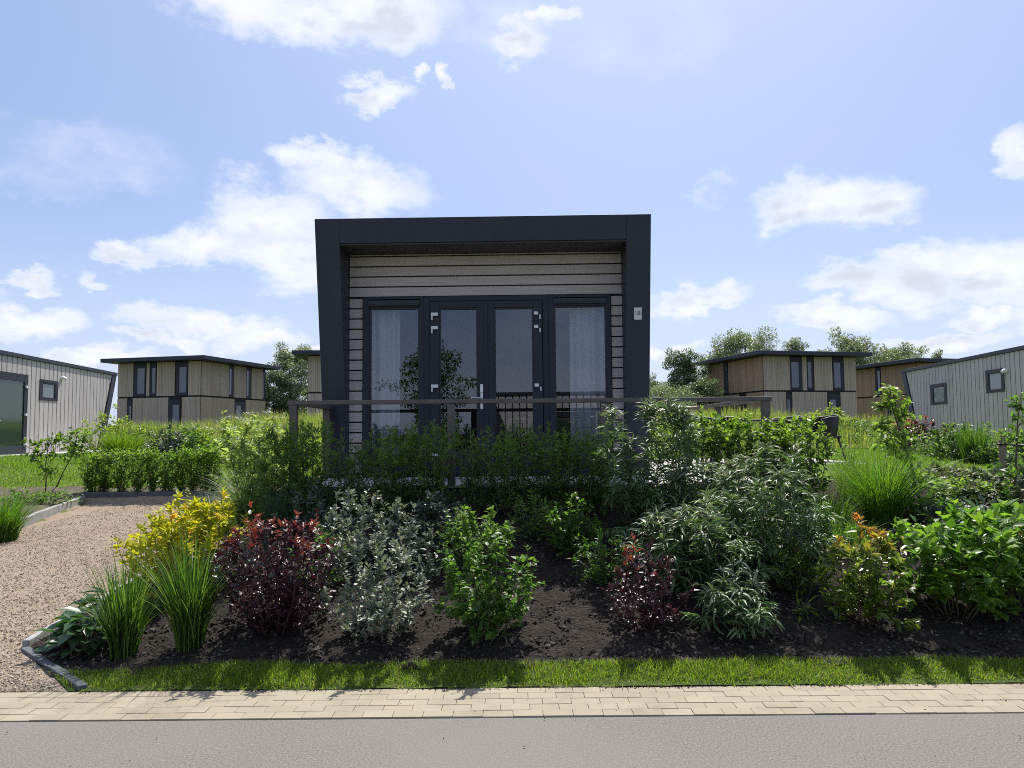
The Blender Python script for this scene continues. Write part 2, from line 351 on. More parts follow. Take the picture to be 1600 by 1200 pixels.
def npmesh(name, V, tot, idx, mat, parent=None, attr=None, smooth=True):
    me = bpy.data.meshes.new(name); V = np.ascontiguousarray(V, dtype=np.float32)
    me.vertices.add(len(V)); me.vertices.foreach_set('co', V.ravel())
    tot = np.asarray(tot, dtype=np.int32); idx = np.asarray(idx, dtype=np.int32)
    me.loops.add(len(idx)); me.polygons.add(len(tot))
    me.loops.foreach_set('vertex_index', idx)
    me.polygons.foreach_set('loop_start', np.concatenate([[0], np.cumsum(tot)[:-1]]).astype(np.int32))
    if attr is not None:
        a = me.attributes.new('tip', 'FLOAT', 'POINT'); a.data.foreach_set('value', np.asarray(attr, dtype=np.float32))
    me.update(calc_edges=True)
    if not smooth: me.polygons.foreach_set('use_smooth', np.zeros(len(tot), dtype=bool))
    me.materials.append(MATS[mat]); o = bpy.data.objects.new(name, me); link(o, parent)
    return o
def empty(name, loc=(0, 0, 0), rz=0, label=None, cat=None, group=None):
    o = bpy.data.objects.new(name, None); o.empty_display_size = .2; link(o); o.location = loc; o.rotation_euler = (0, 0, rz)
    if label: tag(o, label, cat, group)
    return o
def tag(o, label=None, cat=None, group=None, kind=None):
    if label: o['label'] = label
    if cat: o['category'] = cat
    if group: o['group'] = group
    if kind: o['kind'] = kind
    return o
def copy_tree(o, loc=None, rz=None, sc=None):
    c = o.copy(); COL.objects.link(c)
    for ch in o.children:
        d = ch.copy(); COL.objects.link(d); d.parent = c
        for g in ch.children:
            e = g.copy(); COL.objects.link(e); e.parent = d
    if loc is not None: c.location = loc
    if rz is not None: c.rotation_euler = (0, 0, rz)
    if sc is not None: c.scale = sc
    return c

# ------------------------------------------------------------------ the ground
def sstep(x, a, b):
    t = np.clip((x - a) / (b - a), 0, 1); return t * t * (3 - 2 * t)
def bed_edge(y):
    y = np.asarray(y, float)
    return np.where(y < 5.75, -2.69 - .95 * (y - 4.78), -3.61 - .10 * (y - 5.75))
def gravel_left(y): return -8.0 + .24 * (14.4 - np.asarray(y, float))
PATH0, PATH1, STRIP1 = 4.42, 4.90, 5.25
def gravel_z(y): return .036 * np.clip(y - 4.9, 0, 9.6)
def H(x, y):
    x = np.asarray(x, float); y = np.asarray(y, float); x, y = np.broadcast_arrays(x, y)
    base = .0 + .05 * sstep(y, 4.9, 5.3) + np.interp(y, [5.3, 8.2, 9.2, 10.5, 200], [0, .76, .93, .97, .97])
    base = base + .04 * np.sin(x * 1.3 + 1) * np.sin(y * 1.7) * sstep(y, 5.5, 6.5) * (1 - sstep(y, 8, 9.5))
    far = 1.02 + .0 * y
    mound = .92 * sstep(y, 20, 29) - .45 * sstep(y, 40, 54)
    left_far = .50 + .52 * sstep(y, 14.4, 18.5)
    right = np.where(y > 9.2, np.maximum(base, 0), base)
    g = gravel_z(y)
    # left part: gravel court and what lies beyond its kerbs
    kl = gravel_left(y)
    leftside = g + .12 + .35 * sstep(kl - x, .0, 5.0) * (1 - sstep(y, 10, 15)) + (1.02 - .46 - .12) * sstep(y, 14.4, 18.5)
    court = np.where(y < 14.42, g, left_far)
    z_left = np.where(x < kl, np.where(y < 14.42, leftside, np.maximum(left_far, 0)), court)
    e = bed_edge(y)
    t = sstep(x - e, 0.0, 1.7)
    near = np.where(x <= e, z_left, z_left * (1 - t) + right * t)
    w = sstep(y, 14.4, 18.5)
    z = np.where(y < 14.42, near, near * (1 - w) + far * w)
    return z + mound * (1 - sstep(np.abs(x), 9.5, 13.0) * (1 - sstep(y, 33, 42)))
def Hz(x, y): return float(H(x, y))
from mathutils import noise as mnoise
def patch(name, x0, x1, y0, y1, nx, ny, mat, lift, rough=0, kind='structure', xs=None, ys=None):
    ys = np.linspace(y0, y1, ny) if ys is None else ys
    V = []
    for y in ys:
        a = float(x0(y)) if callable(x0) else x0; b = float(x1(y)) if callable(x1) else x1
        xx = np.linspace(a, b, nx) if xs is None else xs
        V.append(np.stack([xx, np.full(len(xx), y), H(xx, np.full(len(xx), y)) + lift], 1))
    n0 = len(V[0]); V = np.concatenate(V); m = len(ys)
    if rough:
        V[:, 2] += np.array([rough * (mnoise.noise((v[0] * 5, v[1] * 5, 0)) + .7 * mnoise.noise((v[0] * 14, v[1] * 14, 7)) + .5 * mnoise.noise((v[0] * 31, v[1] * 31, 3))) for v in V])
    i, j = np.meshgrid(np.arange(m - 1), np.arange(n0 - 1), indexing='ij')
    a = (i * n0 + j).ravel(); q = np.stack([a, a + 1, a + n0 + 1, a + n0], 1)
    o = npmesh(name, V, np.full(len(q), 4), q.ravel(), mat); o['kind'] = kind
    return o
def axis(*segs):
    out = []
    for a, b, st in segs: out.append(np.arange(a, b, st))
    return np.unique(np.concatenate(out + [np.array([segs[-1][1]])]))
gx = axis((-900, -60, 60), (-60, -16, 2), (-16, 16, .25), (16, 60, 2), (60, 900, 60))
gy = axis((-700, -40, 60), (-40, 2, 3), (2, 20, .2), (20, 60, 1), (60, 1400, 80))
patch('ground', 0, 0, 0, 0, 0, 0, 'ground_grass', -.06, xs=gx, ys=gy)
patch('road', -60, 60, .4, PATH0, 60, 12, 'asphalt', .0)
patch('pavement_bedding', -60, 60, PATH0, PATH1 + .03, 60, 4, 'joint_sand', -.004)
patch('gravel_court', lambda y: gravel_left(y) - .02, lambda y: bed_edge(y) + .02, PATH1, 14.44, 60, 120, 'gravel', .006, .006)
patch('flower_bed', bed_edge, lambda y: 9.0, STRIP1 - .1, 9.9, 230, 110, 'soil', .012, .022)
patch('grass_strip', lambda y: bed_edge(y) + .02, lambda y: 12, PATH1 - .004, STRIP1, 200, 14, 'strip_base', .012, .008)
patch('side_bed', lambda y: -16, lambda y: gravel_left(y) - .04, 7.0, 15.2, 60, 60, 'pale_soil', .008, .02)
patch('hedge_bed', lambda y: -9, lambda y: -3.2, 14.5, 15.2, 60, 12, 'pale_soil', .012, .02)
patch('lawn', lambda y: -30, lambda y: -2.5 if y < 21 else -9.5, 15.1, 30, 90, 90, 'lawn_base', .004)
patch('side_lawn', lambda y: 2.6 if y < 21 else 10.5, lambda y: 24, 9.2, 30, 90, 120, 'lawn_base', .016)
patch('meadow', lambda y: -10.5 if y < 31 else -50, lambda y: 11 if y < 31 else 50, 20.9, 52, 120, 50, 'ground_grass', .03)
# street pavers: real stones in running bond
mb = MB(); rng = random.Random(3)
nrow = 5; rowd = (PATH1 - PATH0) / nrow
for r_ in range(nrow):
    y0 = PATH0 + r_ * rowd; off = (r_ % 2) * .085 + rng.uniform(-.02, .02)
    for i in range(-55, 56):
        x0 = i * .170 + off; h = .006 + rng.uniform(0, .004); j = .0011
        mb.box(x0 + j, x0 + .170 - j, y0 + j, y0 + rowd - j, -.05, h)
tag(mb.build('pavement', 'paver', bevel=.002), kind='structure')

# ------------------------------------------------------------------ foliage builders (numpy)
def T_(rows, faces): return np.array(rows, float), faces
TMPL = {
 'lance': T_([(0, 0, 0), (-.5, .42, .06), (0, .45, -.02), (.5, .42, .06), (0, 1, -.10)], [(0, 2, 4, 1), (0, 3, 4, 2)]),
 'droop': T_([(0, 0, 0), (-.5, .35, .05), (0, .38, .0), (.5, .35, .05), (-.36, .72, -.08), (0, .74, -.13), (.36, .72, -.08), (0, 1, -.42)],
             [(0, 2, 1), (0, 3, 2), (1, 2, 5, 4), (2, 3, 6, 5), (4, 5, 7), (5, 6, 7)]),
 'broad': T_([(0, 0, 0), (-.42, .22, .05), (0, .25, -.03), (.42, .22, .05), (-.5, .55, .04), (0, .58, -.05), (.5, .55, .04), (0, 1, -.16)],
             [(0, 2, 1), (0, 3, 2), (1, 2, 5, 4), (2, 3, 6, 5), (4, 5, 7), (5, 6, 7)]),
 'quad': T_([(-.5, 0, 0), (.5, 0, 0), (.5, 1, -.08), (-.5, 1, .05)], [(0, 1, 2, 3)]),
 'oval': T_([(0, 0, 0), (-.5, .5, .05), (.5, .5, .05), (0, 1, -.06)], [(0, 2, 3, 1)]),
}
def nrm(a): return a / np.maximum(np.linalg.norm(a, axis=-1, keepdims=True), 1e-9)
def leaf_arrays(P, A, Nn, L, Wd, tmpl):
    t, faces = TMPL[tmpl]; k = len(t); n = len(P)
    A = nrm(A); Sd = nrm(np.cross(A, Nn)); Nn = np.cross(Sd, A)
    V = P[:, None] + t[None, :, 1:2] * (A * L[:, None])[:, None] + t[None, :, 0:1] * (Sd * Wd[:, None])[:, None] + t[None, :, 2:3] * (Nn * L[:, None])[:, None]
    tot = np.tile([len(f) for f in faces], n)
    fl = np.concatenate([np.array(f) for f in faces])
    idx = (np.arange(n)[:, None] * k + fl[None]).ravel()
    return V.reshape(-1, 3), tot, idx, k
def blade_arrays(P, az, h, lean, w, seg=3, pw=1.8):
    # curved blades: lean 0 = straight up, 1 = arched right over
    n = len(P); s = np.linspace(0, 1, seg + 1)
    out = np.stack([np.cos(az), np.sin(az), np.zeros(n)], 1)
    C = P[:, None] + out[:, None] * (h * lean)[:, None, None] * (s ** pw)[None, :, None]
    up = h[:, None] * (s[None] - .45 * np.clip(lean, 0, 1.4)[:, None] * s[None] ** 2.2)
    C = C + np.stack([np.zeros_like(up), np.zeros_like(up), up], 2)
    ra = az + np.pi / 2 + np.random.uniform(-.9, .9, n); sd = np.stack([np.cos(ra), np.sin(ra), np.zeros(n)], 1)
    ww = w[:, None] * np.clip(1 - s[None, :-1] ** 1.6, .12, 1) * .5
    Lf = C[:, :-1] - sd[:, None] * ww[..., None]; Rt = C[:, :-1] + sd[:, None] * ww[..., None]
    k = 2 * seg + 1; V = np.empty((n, k, 3)); V[:, 0:2 * seg:2] = Lf; V[:, 1:2 * seg:2] = Rt; V[:, -1] = C[:, -1]
    faces = [(2 * i, 2 * i + 1, 2 * i + 3, 2 * i + 2) for i in range(seg - 1)] + [(2 * seg - 2, 2 * seg - 1, 2 * seg)]
    tot = np.tile([len(f) for f in faces], n); fl = np.concatenate([np.array(f) for f in faces])
    tip = np.tile(np.concatenate([np.repeat(s[:-1], 2), [1]]), n)
    return V.reshape(-1, 3), tot, (np.arange(n)[:, None] * k + fl[None]).ravel(), tip
def join_arrays(parts):
    V, T, I, A = [], [], [], []; b = 0
    for v, t, i, a in parts:
        V.append(v); T.append(t); I.append(i + b); A.append(a); b += len(v)
    return np.concatenate(V), np.concatenate(T), np.concatenate(I), np.concatenate(A)
def U(a, b, n=None): return np.random.uniform(a, b, n)
def shrub(name, loc, label, cat, mat, seed, h, spread, nleaf, ll, lw, tmpl='lance', nst=14, ntw=9, twl=.22, t0=.2, droop=.25, up=.5, tip=0, tiph=.6,
          stem='twig_green', stemr=.006, dome=.35, shoots=0, shooth=.25, flat=.5, group=None, squash=1.0, yaw=None, clumpy=0.0, lean=(0, 0), bulge=.85, skirt=10, rag=.68):
    np.random.seed(seed); rnd = random.Random(seed)
    root = empty(name, loc, 0 if yaw is None else yaw, label, cat, group)
    mb = MB(); TB, TD, TL, TT = [], [], [], []
    for i in range(nst):
        a = 2 * math.pi * (i + rnd.random() * .8) / nst; u = math.sqrt((i * .618 + .15) % 1.0)
        ox, oy = math.cos(a) * u * spread, math.sin(a) * u * spread * squash
        hh = h * (1 - dome * u * u) * rnd.uniform(rag, 1.04)
        b = Vector((ox * .25 + rnd.uniform(-.02, .02), oy * .25 + rnd.uniform(-.02, .02), -.03))
        c = Vector((ox * bulge, oy * bulge, hh * .45)); e = Vector((ox + lean[0], oy + lean[1], hh))
        pts = []
        for q in range(7):
            t = q / 6; p = b * (1 - t) ** 2 + c * 2 * t * (1 - t) + e * t * t
            pts.append(p + Vector((rnd.uniform(-1, 1), rnd.uniform(-1, 1), 0)) * .012 * (q > 0))
        mb.tube(pts, [stemr * (1 - .75 * q / 6) for q in range(7)], 4)
        for k in range(ntw):
            t = t0 + (1 - t0) * (k + rnd.random()) / ntw; f = t * 6; q = min(5, int(f)); p = pts[q].lerp(pts[q + 1], f - q)
            tang = (pts[q + 1] - pts[q]).normalized(); w = rnd.uniform(0, 2 * math.pi)
            d = (Vector((math.cos(w), math.sin(w), 0)) + tang * .5 + Vector((0, 0, up * rnd.uniform(.2, 1.2)))).normalized()
            l = twl * rnd.uniform(.6, 1.2) * (1.15 - .45 * t)
            if t > .93: d = (tang + Vector((0, 0, .4))).normalized(); l *= .9
            TB.append(p); TD.append(d); TL.append(l); TT.append(t)
            mb.tube([p, p + d * l * .55, p + d * l + Vector((0, 0, -.04 * l))], [stemr * .4, stemr * .3, stemr * .15], 3, False)
        TB.append(pts[5]); TD.append((pts[6] - pts[4]).normalized()); TL.append((pts[6] - pts[5]).length + .02); TT.append(1)
    for s_ in range(skirt):
        a = rnd.uniform(0, 6.28); z = h * rnd.uniform(.04, .38); b = Vector((math.cos(a) * spread * .25, math.sin(a) * spread * .25 * squash, z)); d = Vector((math.cos(a), math.sin(a), rnd.uniform(-.05, .35))).normalized(); l = spread * rnd.uniform(.45, .95)
        mb.tube([b, b + d * l], [stemr * .4, stemr * .15], 3, False); TB.append(b + d * l * .3); TD.append(d); TL.append(l * .7); TT.append(.2)
    for s_ in range(shoots):
        a = rnd.uniform(0, 6.28); u = rnd.uniform(.1, .85); b = Vector((math.cos(a) * u * spread, math.sin(a) * u * spread * squash, h * (1 - dome * u * u) * .8))
        d = Vector((rnd.uniform(-.3, .3), rnd.uniform(-.3, .3), 1)).normalized(); l = shooth * rnd.uniform(.5, 1.1)
        mb.tube([b, b + d * l], [stemr * .5, stemr * .2], 3, False)
        for _ in range(2): TB.append(b); TD.append(d); TL.append(l); TT.append(1.05)
    st = mb.build('stem', stem, root)
    TB = np.array([tuple(v) for v in TB]); TD = np.array([tuple(v) for v in TD]); TL = np.array(TL); TT = np.array(TT); n = nleaf
    wgt = TL * (.35 + 1.6 * np.random.rand(len(TL)) ** 1.5)
    j = np.random.choice(len(TB), n, p=wgt / wgt.sum()); f = U(.08, 1, n)
    P = TB[j] + TD[j] * (TL[j] * f)[:, None] + np.random.normal(0, .006, (n, 3))
    r = np.random.normal(0, 1, (n, 3)); r[:, 2] *= flat
    A = TD[j] * (.55 + .5 * f)[:, None] + nrm(r) * .95 + np.array([0, 0, -droop])
    Nn = np.array([0, 0, 1.0]) + np.random.normal(0, .45, (n, 3))
    L = ll * U(.65, 1.2, n) * (1.05 - .35 * f * (f > .8)); Wd = L * lw * U(.85, 1.15, n)
    V, tot, idx, k = leaf_arrays(P, A, Nn, L, Wd, tmpl)
    V[:, 2] = np.maximum(V[:, 2], .004)
    tv = None
    tw = np.random.rand(len(TB)); tf = np.clip((P[:, 2] / h - tiph) / max(1e-3, 1 - tiph), 0, 1) * (f > .45) * (tw[j] < tip * 1.6) * U(.5, 1, n) if tip else np.zeros(n)
    tv = np.repeat(np.clip(tf * 1.8, 0, 1), k)
    npmesh('foliage', V, tot, idx, mat, root, tv)
    return root
def grass(name, loc, label, mat, seed, h, r0, n, w, lean=(.1, .6), seg=5, cat='grass', group=None, pw=1.8, azc=None):
    np.random.seed(seed); a = U(0, 6.283, n); rr = r0 * np.sqrt(U(0, 1, n))
    P = np.stack([np.cos(a) * rr, np.sin(a) * rr, np.full(n, -.02)], 1)
    az = a + np.random.normal(0, .7, n); hh = h * U(.55, 1.05, n); le = U(lean[0], lean[1], n) * (.4 + .7 * rr / r0)
    V, tot, idx, tip = blade_arrays(P, az, hh, le, w * U(.6, 1.2, n), seg, pw)
    o = npmesh(name, V, tot, idx, mat, None, np.zeros(len(V))); o.location = loc
    return tag(o, label, cat, group)
def tree(name, loc, label, seed, h, crown, mat, nleaf, ls, trunk=.12, cz=.35, group=None, bark='bark', clumps=26, shape=1.0, lw=.6, csz=.34):
    np.random.seed(seed); rnd = random.Random(seed); root = empty(name, loc, rnd.uniform(0, 6), label, 'tree', group)
    mb = MB(); top = Vector((rnd.uniform(-.05, .05) * h, rnd.uniform(-.05, .05) * h, h * .9))
    tp = [Vector((0, 0, -.2)), Vector((.01 * h, 0, h * .25)), Vector((.02 * h, .01 * h, h * .5)), top * .75, top]
    mb.tube(tp, [trunk, trunk * .8, trunk * .6, trunk * .35, trunk * .1], 7)
    cl = []
    for i in range(clumps):
        a = i * 2.399 + rnd.uniform(-.4, .4); t = (i + .5) / clumps
        z = h * (cz + (1 - cz) * t); rr = crown * (math.sin(math.pi * min(1, (t * .82 + .14))) ** .7) * rnd.uniform(.45, 1.0) * (shape if t > .5 else 1)
        c = Vector((math.cos(a) * rr, math.sin(a) * rr, z * rnd.uniform(.93, 1.03)))
        s0 = Vector((.015 * h, 0, h * (cz * .75 + (.8 - cz * .75) * t * .9))); md = s0.lerp(c, .5) + Vector((0, 0, -.03 * h))
        mb.tube([s0, md, c], [trunk * .35 * (1 - .6 * t), trunk * .2 * (1 - .6 * t), trunk * .05], 4, False)
        for q in range(3):
            c2 = c + Vector((rnd.gauss(0, 1), rnd.gauss(0, 1), rnd.gauss(0, .7))) * crown * csz * .9
            mb.tube([md.lerp(c, .5), c2], [trunk * .08, trunk * .02], 3, False); cl.append((c2, crown * csz * rnd.uniform(.5, 1.0)))
        cl.append((c, crown * csz * rnd.uniform(.7, 1.2)))
    mb.build('trunk', bark, root)
    ce = np.array([tuple(c) for c, _ in cl]); cr = np.array([r for _, r in cl]); j = np.random.choice(len(cl), nleaf, p=cr ** 2 / (cr ** 2).sum())
    d = nrm(np.random.normal(0, 1, (nleaf, 3))); rad = U(.25, 1, nleaf) ** .6
    P = ce[j] + d * (cr[j] * rad)[:, None] * np.array([1, 1, .8])
    A = d * .6 + np.random.normal(0, .7, (nleaf, 3)) + np.array([0, 0, -.2]); Nn = np.random.normal(0, .6, (nleaf, 3)) + np.array([0, 0, 1])
    L = ls * U(.6, 1.25, nleaf)
    V, tot, idx, k = leaf_arrays(P, A, Nn, L, L * lw, 'oval')
    npmesh('crown', V, tot, idx, mat, root, np.zeros(len(V)))
    return root

# ------------------------------------------------------------------ the main cabin
DECK = 1.04
def main_cabin():
    c = empty('cabin', (-.34, 9.93, DECK), R(-1.3), 'black framed holiday cabin with double glass doors standing behind the planted bank', 'cabin', None)
    Wd, Hh, th, Ln = 2.08, 3.22, .30, 9.0
    mb = MB()                                     # slanted surround: two wings and the head
    for s in (-1, 1):
        mb.prism([(-.6, Hh), (0.0, -.12), (.10, -.12), (.10, Hh)], 'x', s * Wd, s * (Wd - th))
    mb.prism([(-.6, Hh), (-.546, Hh - th), (.10, Hh - th), (.10, Hh)], 'x', -(Wd - th), Wd - th)
    mb.build('frame_surround', 'anthracite', c, .006)
    mb = MB(); mb.box(-Wd + th, Wd - th, -.53, .06, Hh - th - .02, Hh - th - .003); mb.build('soffit', 'soffit', c)
    mb = MB()                                     # backing and shell: side walls, back, floor, ceiling
    mb.box(-1.78, -1.6, .03, .1, -.12, 2.9); mb.box(1.63, 1.78, .03, .1, -.12, 2.9); mb.box(-1.6, 1.63, .03, .1, 2.34, 2.9)
    for s in (-1, 1): mb.box(s * (Wd - .03), s * (Wd - .18), .1, Ln, -.4, Hh - .12)
    mb.box(-Wd + .03, Wd - .03, Ln, Ln + .15, -.4, Hh - .12)
    mb.build('wall', 'gap_black', c)
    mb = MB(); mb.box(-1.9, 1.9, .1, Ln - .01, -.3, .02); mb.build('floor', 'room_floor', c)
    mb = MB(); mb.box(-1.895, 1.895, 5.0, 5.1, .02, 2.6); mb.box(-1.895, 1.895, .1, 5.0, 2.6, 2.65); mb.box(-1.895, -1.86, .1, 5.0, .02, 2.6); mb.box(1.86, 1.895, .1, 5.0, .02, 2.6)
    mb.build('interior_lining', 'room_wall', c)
    mb = MB(); mb.box(-Wd - .02, Wd + .02, .1, Ln + .2, Hh - .12, Hh); mb.build('roof', 'anthracite', c, .006)
    mb = MB(); z = 2.345; rng = random.Random(5)  # facade boards
    while z < 2.9:
        mb.box(-1.779, 1.779, .0, .03, z, min(z + .118, 2.898)); z += .135
    z = 2.315 - .118
    while z > -.12:
        mb.box(-1.779, -1.605, .0, .03, z, z + .118); mb.box(1.635, 1.779, .0, .03, z, z + .118); z -= .135
    mb.build('cladding', 'facade_board', c, .004)
    for s in (-1, 1):
        mb = MB(); y = .12
        while y < Ln: mb.box(s * (Wd - .028), s * Wd, y, y + .255, -.35, Hh - .13); y += .27
        mb.build('side_cladding', 'side_board', c)
    # frames of windows and doors
    def framed(name, x0, x1, z0, z1, gx0, gx1, gz0, gz1, ybase, dep, bev=.005, mat='anthracite_frame'):
        m = MB(); y0, y1 = ybase - dep, ybase + .05
        m.box(x0, gx0, y0, y1, z0, z1); m.box(gx1, x1, y0, y1, z0, z1); m.box(gx0, gx1, y0 + .001, y1, gz1, z1); m.box(gx0, gx1, y0 + .001, y1, z0, gz0)
        f = m.build(name, mat, c, bev)
        g = MB(); g.box(gx0 - .004, gx1 + .004, ybase + .012, ybase + .018, gz0 - .004, gz1 + .004); g.build('pane', 'facade_glass', f)
        m = MB(); b = .018      # glazing bead
        m.box(gx0, gx0 + b, y0 + .02, ybase + .01, gz0, gz1); m.box(gx1 - b, gx1, y0 + .02, ybase + .01, gz0, gz1)
        m.box(gx0 + b, gx1 - b, y0 + .02, ybase + .01, gz1 - b, gz1); m.box(gx0 + b, gx1 - b, y0 + .02, ybase + .01, gz0, gz0 + b); m.build('glazing_bead', 'dark_metal', f)
        return f
    for (x0, x1, a, b) in ((-1.598, -.80, -1.513, -.862), (.82, 1.628, .895, 1.567)):
        f = framed('window', x0, x1, .0, 2.335, a, b, .12, 2.19, .0, .03)
        m = MB(); m.box(a - .01, b + .01, -.055, -.031, 2.215, 2.285); m.box(a - .01, b + .01, -.07, -.031, 2.295, 2.305); m.box(a + .01, b - .01, -.06, -.0555, 2.235, 2.245); m.build('vent', 'dark_metal', f, .003)
    m = MB(); m.box(-.80, -.72, -.025, .05, 0, 2.335); m.box(.742, .82, -.025, .05, 0, 2.335); m.box(-.72, .742, -.022, .05, 2.27, 2.335); m.build('door_frame', 'anthracite_frame', c, .005)
    for (x0, x1, a, b, hx, sgn) in ((-.715, .006, -.597, -.099, -.70, 1), (.012, .737, .116, .622, .722, -1)):
        d = framed('door', x0, x1, .015, 2.262, a, b, .30, 2.175, -.02, .035)
        for z in (2.09, 1.915, 1.157, .28):
            m = MB(); m.box(hx - .035 * (sgn < 0) - .0, hx + .09 * sgn, -.085, -.056, z - .02, z + .022)
            m.tube([(hx + .012 * sgn, -.078, z - .075), (hx + .012 * sgn, -.078, z - .02)], .011, 8); m.build('hinge', 'white_plastic', d, .004)
        if sgn == 1:
            m = MB(); m.box(-.068, -.032, -.062, -.056, .86, 1.18)
            m.tube([(-.05, -.062, 1.0), (-.05, -.105, 1.0), (-.075, -.115, 1.0), (-.19, -.115, 1.0)], .010, 8); m.box(-.07, -.03, -.07, -.0625, 1.07, 1.17); m.build('handle', 'steel', d, .003)
    m = MB(); m.box(.006 - .02, .012 + .02, -.066, -.056, .03, 2.25); m.build('meeting_stile', 'anthracite_frame', c, .003)
    # lamp on the flank
    m = MB(); m.box(Wd + .001, Wd + .07, 1.0, 1.12, 1.62, 1.70); m.build('side_lamp', 'dark_metal', c, .006)
    return c
CAB = main_cabin()
CM_ = Matrix.Translation((-.34, 9.93, DECK)) @ Matrix.Rotation(R(-1.3), 4, 'Z')
def curtain(x0, x1, label, seed):
    rnd = random.Random(seed); n = 60; V = []; fs = []
    for i in range(n + 1):
        t = i / n; x = x0 + (x1 - x0) * t; ph = t * (x1 - x0) * 34 + .8 * math.sin(t * 9)
        for k, z in enumerate((.03, .8, 1.6, 2.45)): V.append(CM_ @ Vector((x + .012 * math.sin(ph * .5 + k * .25), .22 + (.034 + .01 * math.sin(i * .4)) * math.sin(ph + .12 * k), z)))
    fs = [(i * 4 + k, i * 4 + 4 + k, i * 4 + 5 + k, i * 4 + 1 + k) for i in range(n) for k in range(3)]
    m = MB(); m.add(V, fs, True); o = m.build('curtain', 'curtain'); o.modifiers.new('cloth', 'SOLIDIFY').thickness = .004
    tag(o, label, 'curtain', 'curtains behind the cabin windows')
curtain(-1.53, -1.16, 'pale curtain gathered narrow behind the window on the side away from the number plate', 1)
curtain(1.10, 1.60, 'pale curtain drawn wider behind the cabin window beside the number plate', 2)
# furniture that shows dimly through the glass
t = empty('dining_table', tuple(CM_ @ Vector((.75, 2.3, .02))), R(-1.3), 'dim wooden table standing inside behind the double glass doors', 'table')
m = MB(); m.box(-.6, .6, -.4, .4, .71, .75); m.build('tabletop', 'larch_grey', t, .005)
for sx in (-.52, .52):
    for sy in (-.33, .33): m = MB(); m.box(sx - .03, sx + .03, sy - .03, sy + .03, 0, .709); m.build('leg', 'larch_grey', t)
# number plate "130" on the wing
def number_plate():
    p = CM_ @ Vector((1.93, 0, 2.02)); zf = 2.02; yf = -.6 * (zf + .12) / 3.34
    root = empty('number_plate', tuple(CM_ @ Vector((1.925, yf - .002, zf))), R(-1.3), 'small white house number plate reading 130 on the dark cabin frame', 'sign')
    root.rotation_euler = (math.atan2(.6, 3.34), 0, R(-1.3))
    m = MB(); m.box(-.048, .048, -.012, 0, -.075, .075); m.build('plate', 'plate', root, .003)
    segs = {'1': [[(.012, .0), (.012, .05)], [(.006, .046), (.012, .046)]],
            '3': [[(0, .05), (.024, .05), (.024, .026), (.006, .026)], [(.024, .026), (.024, 0), (0, 0)]], '0': [[(0, 0), (.024, 0), (.024, .05), (0, .05), (0, 0)]]}
    for i, ch in enumerate('130'):
        m = MB(); x = (-.036, -.012, .018)[i]
        for pl in segs[ch]:
            for a, b in zip(pl, pl[1:]):
                w = .0024; m.box(x + min(a[0], b[0]) * .85 - w, x + max(a[0], b[0]) * .85 + w, -.0135, -.0125, min(a[1], b[1]) * .85 - .012 - w, max(a[1], b[1]) * .85 - .012 + w)
        m.build('digit', 'digit', root)
number_plate()

# ------------------------------------------------------------------ deck and railing
def deck():
    root = empty('deck', (0, 8.2, DECK), 0, 'pale board deck wrapping round the front and flank of the black framed cabin', 'deck')
    m = MB(); x = -2.42; rng = random.Random(8)
    while x < 5.75:
        y1 = (9.80 - 8.2) if x < 1.62 else (15.3 - 8.2 if x > 2.7 else 14.8 - 8.2)
        y0 = 0 if x < 2.80 else (12.3 - 8.2)
        L = y1 - y0; k = max(1, round(L / 3.4))
        for q in range(k): m.box(x, x + .139, y0 + L * q / k + .003, y0 + L * (q + 1) / k - .003, -.028, 0 + rng.uniform(-.002, .001))
        x += .145
    m.build('floor_boards', 'deck_board', root, .003)
    m = MB(); m.box(-2.40, 2.86, .02, .06, -.36, -.03); m.box(-2.40, -2.36, .06, 1.7, -.30, -.03); m.box(2.82, 2.86, .06, 4.1, -.3, -.03); m.box(2.86, 5.78, 4.12, 4.16, -.25, -.03); m.box(5.74, 5.78, 4.16, 7.1, -.25, -.03)
    m.build('fascia', 'fascia', root, .004)
    for i in range(6): m = MB(); m.box(-2.3 + i * 1.0 - .04, -2.3 + i * 1.0 + .04, .07, .15, -.9, -.03); m.build('support_post', 'fascia', root)
deck()
def railing():
    root = empty('railing', (0, 8.2, DECK), 0, 'brown timber railing with thin wires along the deck edge above the hedge', 'railing')
    zt = .915
    m = MB(); m.box(-2.40, 2.78, .0, .10, zt - .045, zt); m.build('handrail', 'rail_wood', root, .005)
    m = MB(); m.box(-2.395, -2.295, .101, 1.62, zt - .046, zt - .001); m.build('handrail', 'rail_wood', root, .005)
    m = MB(); m.box(2.675, 2.775, .101, 3.95, zt - .046, zt - .001); m.build('handrail', 'rail_wood', root, .005)
    ps = [(-2.345, .05), (-.655, .05), (.985, .05), (2.72, .05), (-2.345, 1.5), (2.725, 2.0), (2.725, 3.85)]
    for (x, y) in ps: m = MB(); m.box(x - .04, x + .04, y - .04, y + .04, -.02, zt - .046); m.build('post', 'rail_wood', root, .005)
    for z in (.60, .32): m = MB(); m.tube([(-2.345, .05, z), (2.72, .05, z)], .0016, 5); m.build('wire', 'dark_metal', root)
railing()

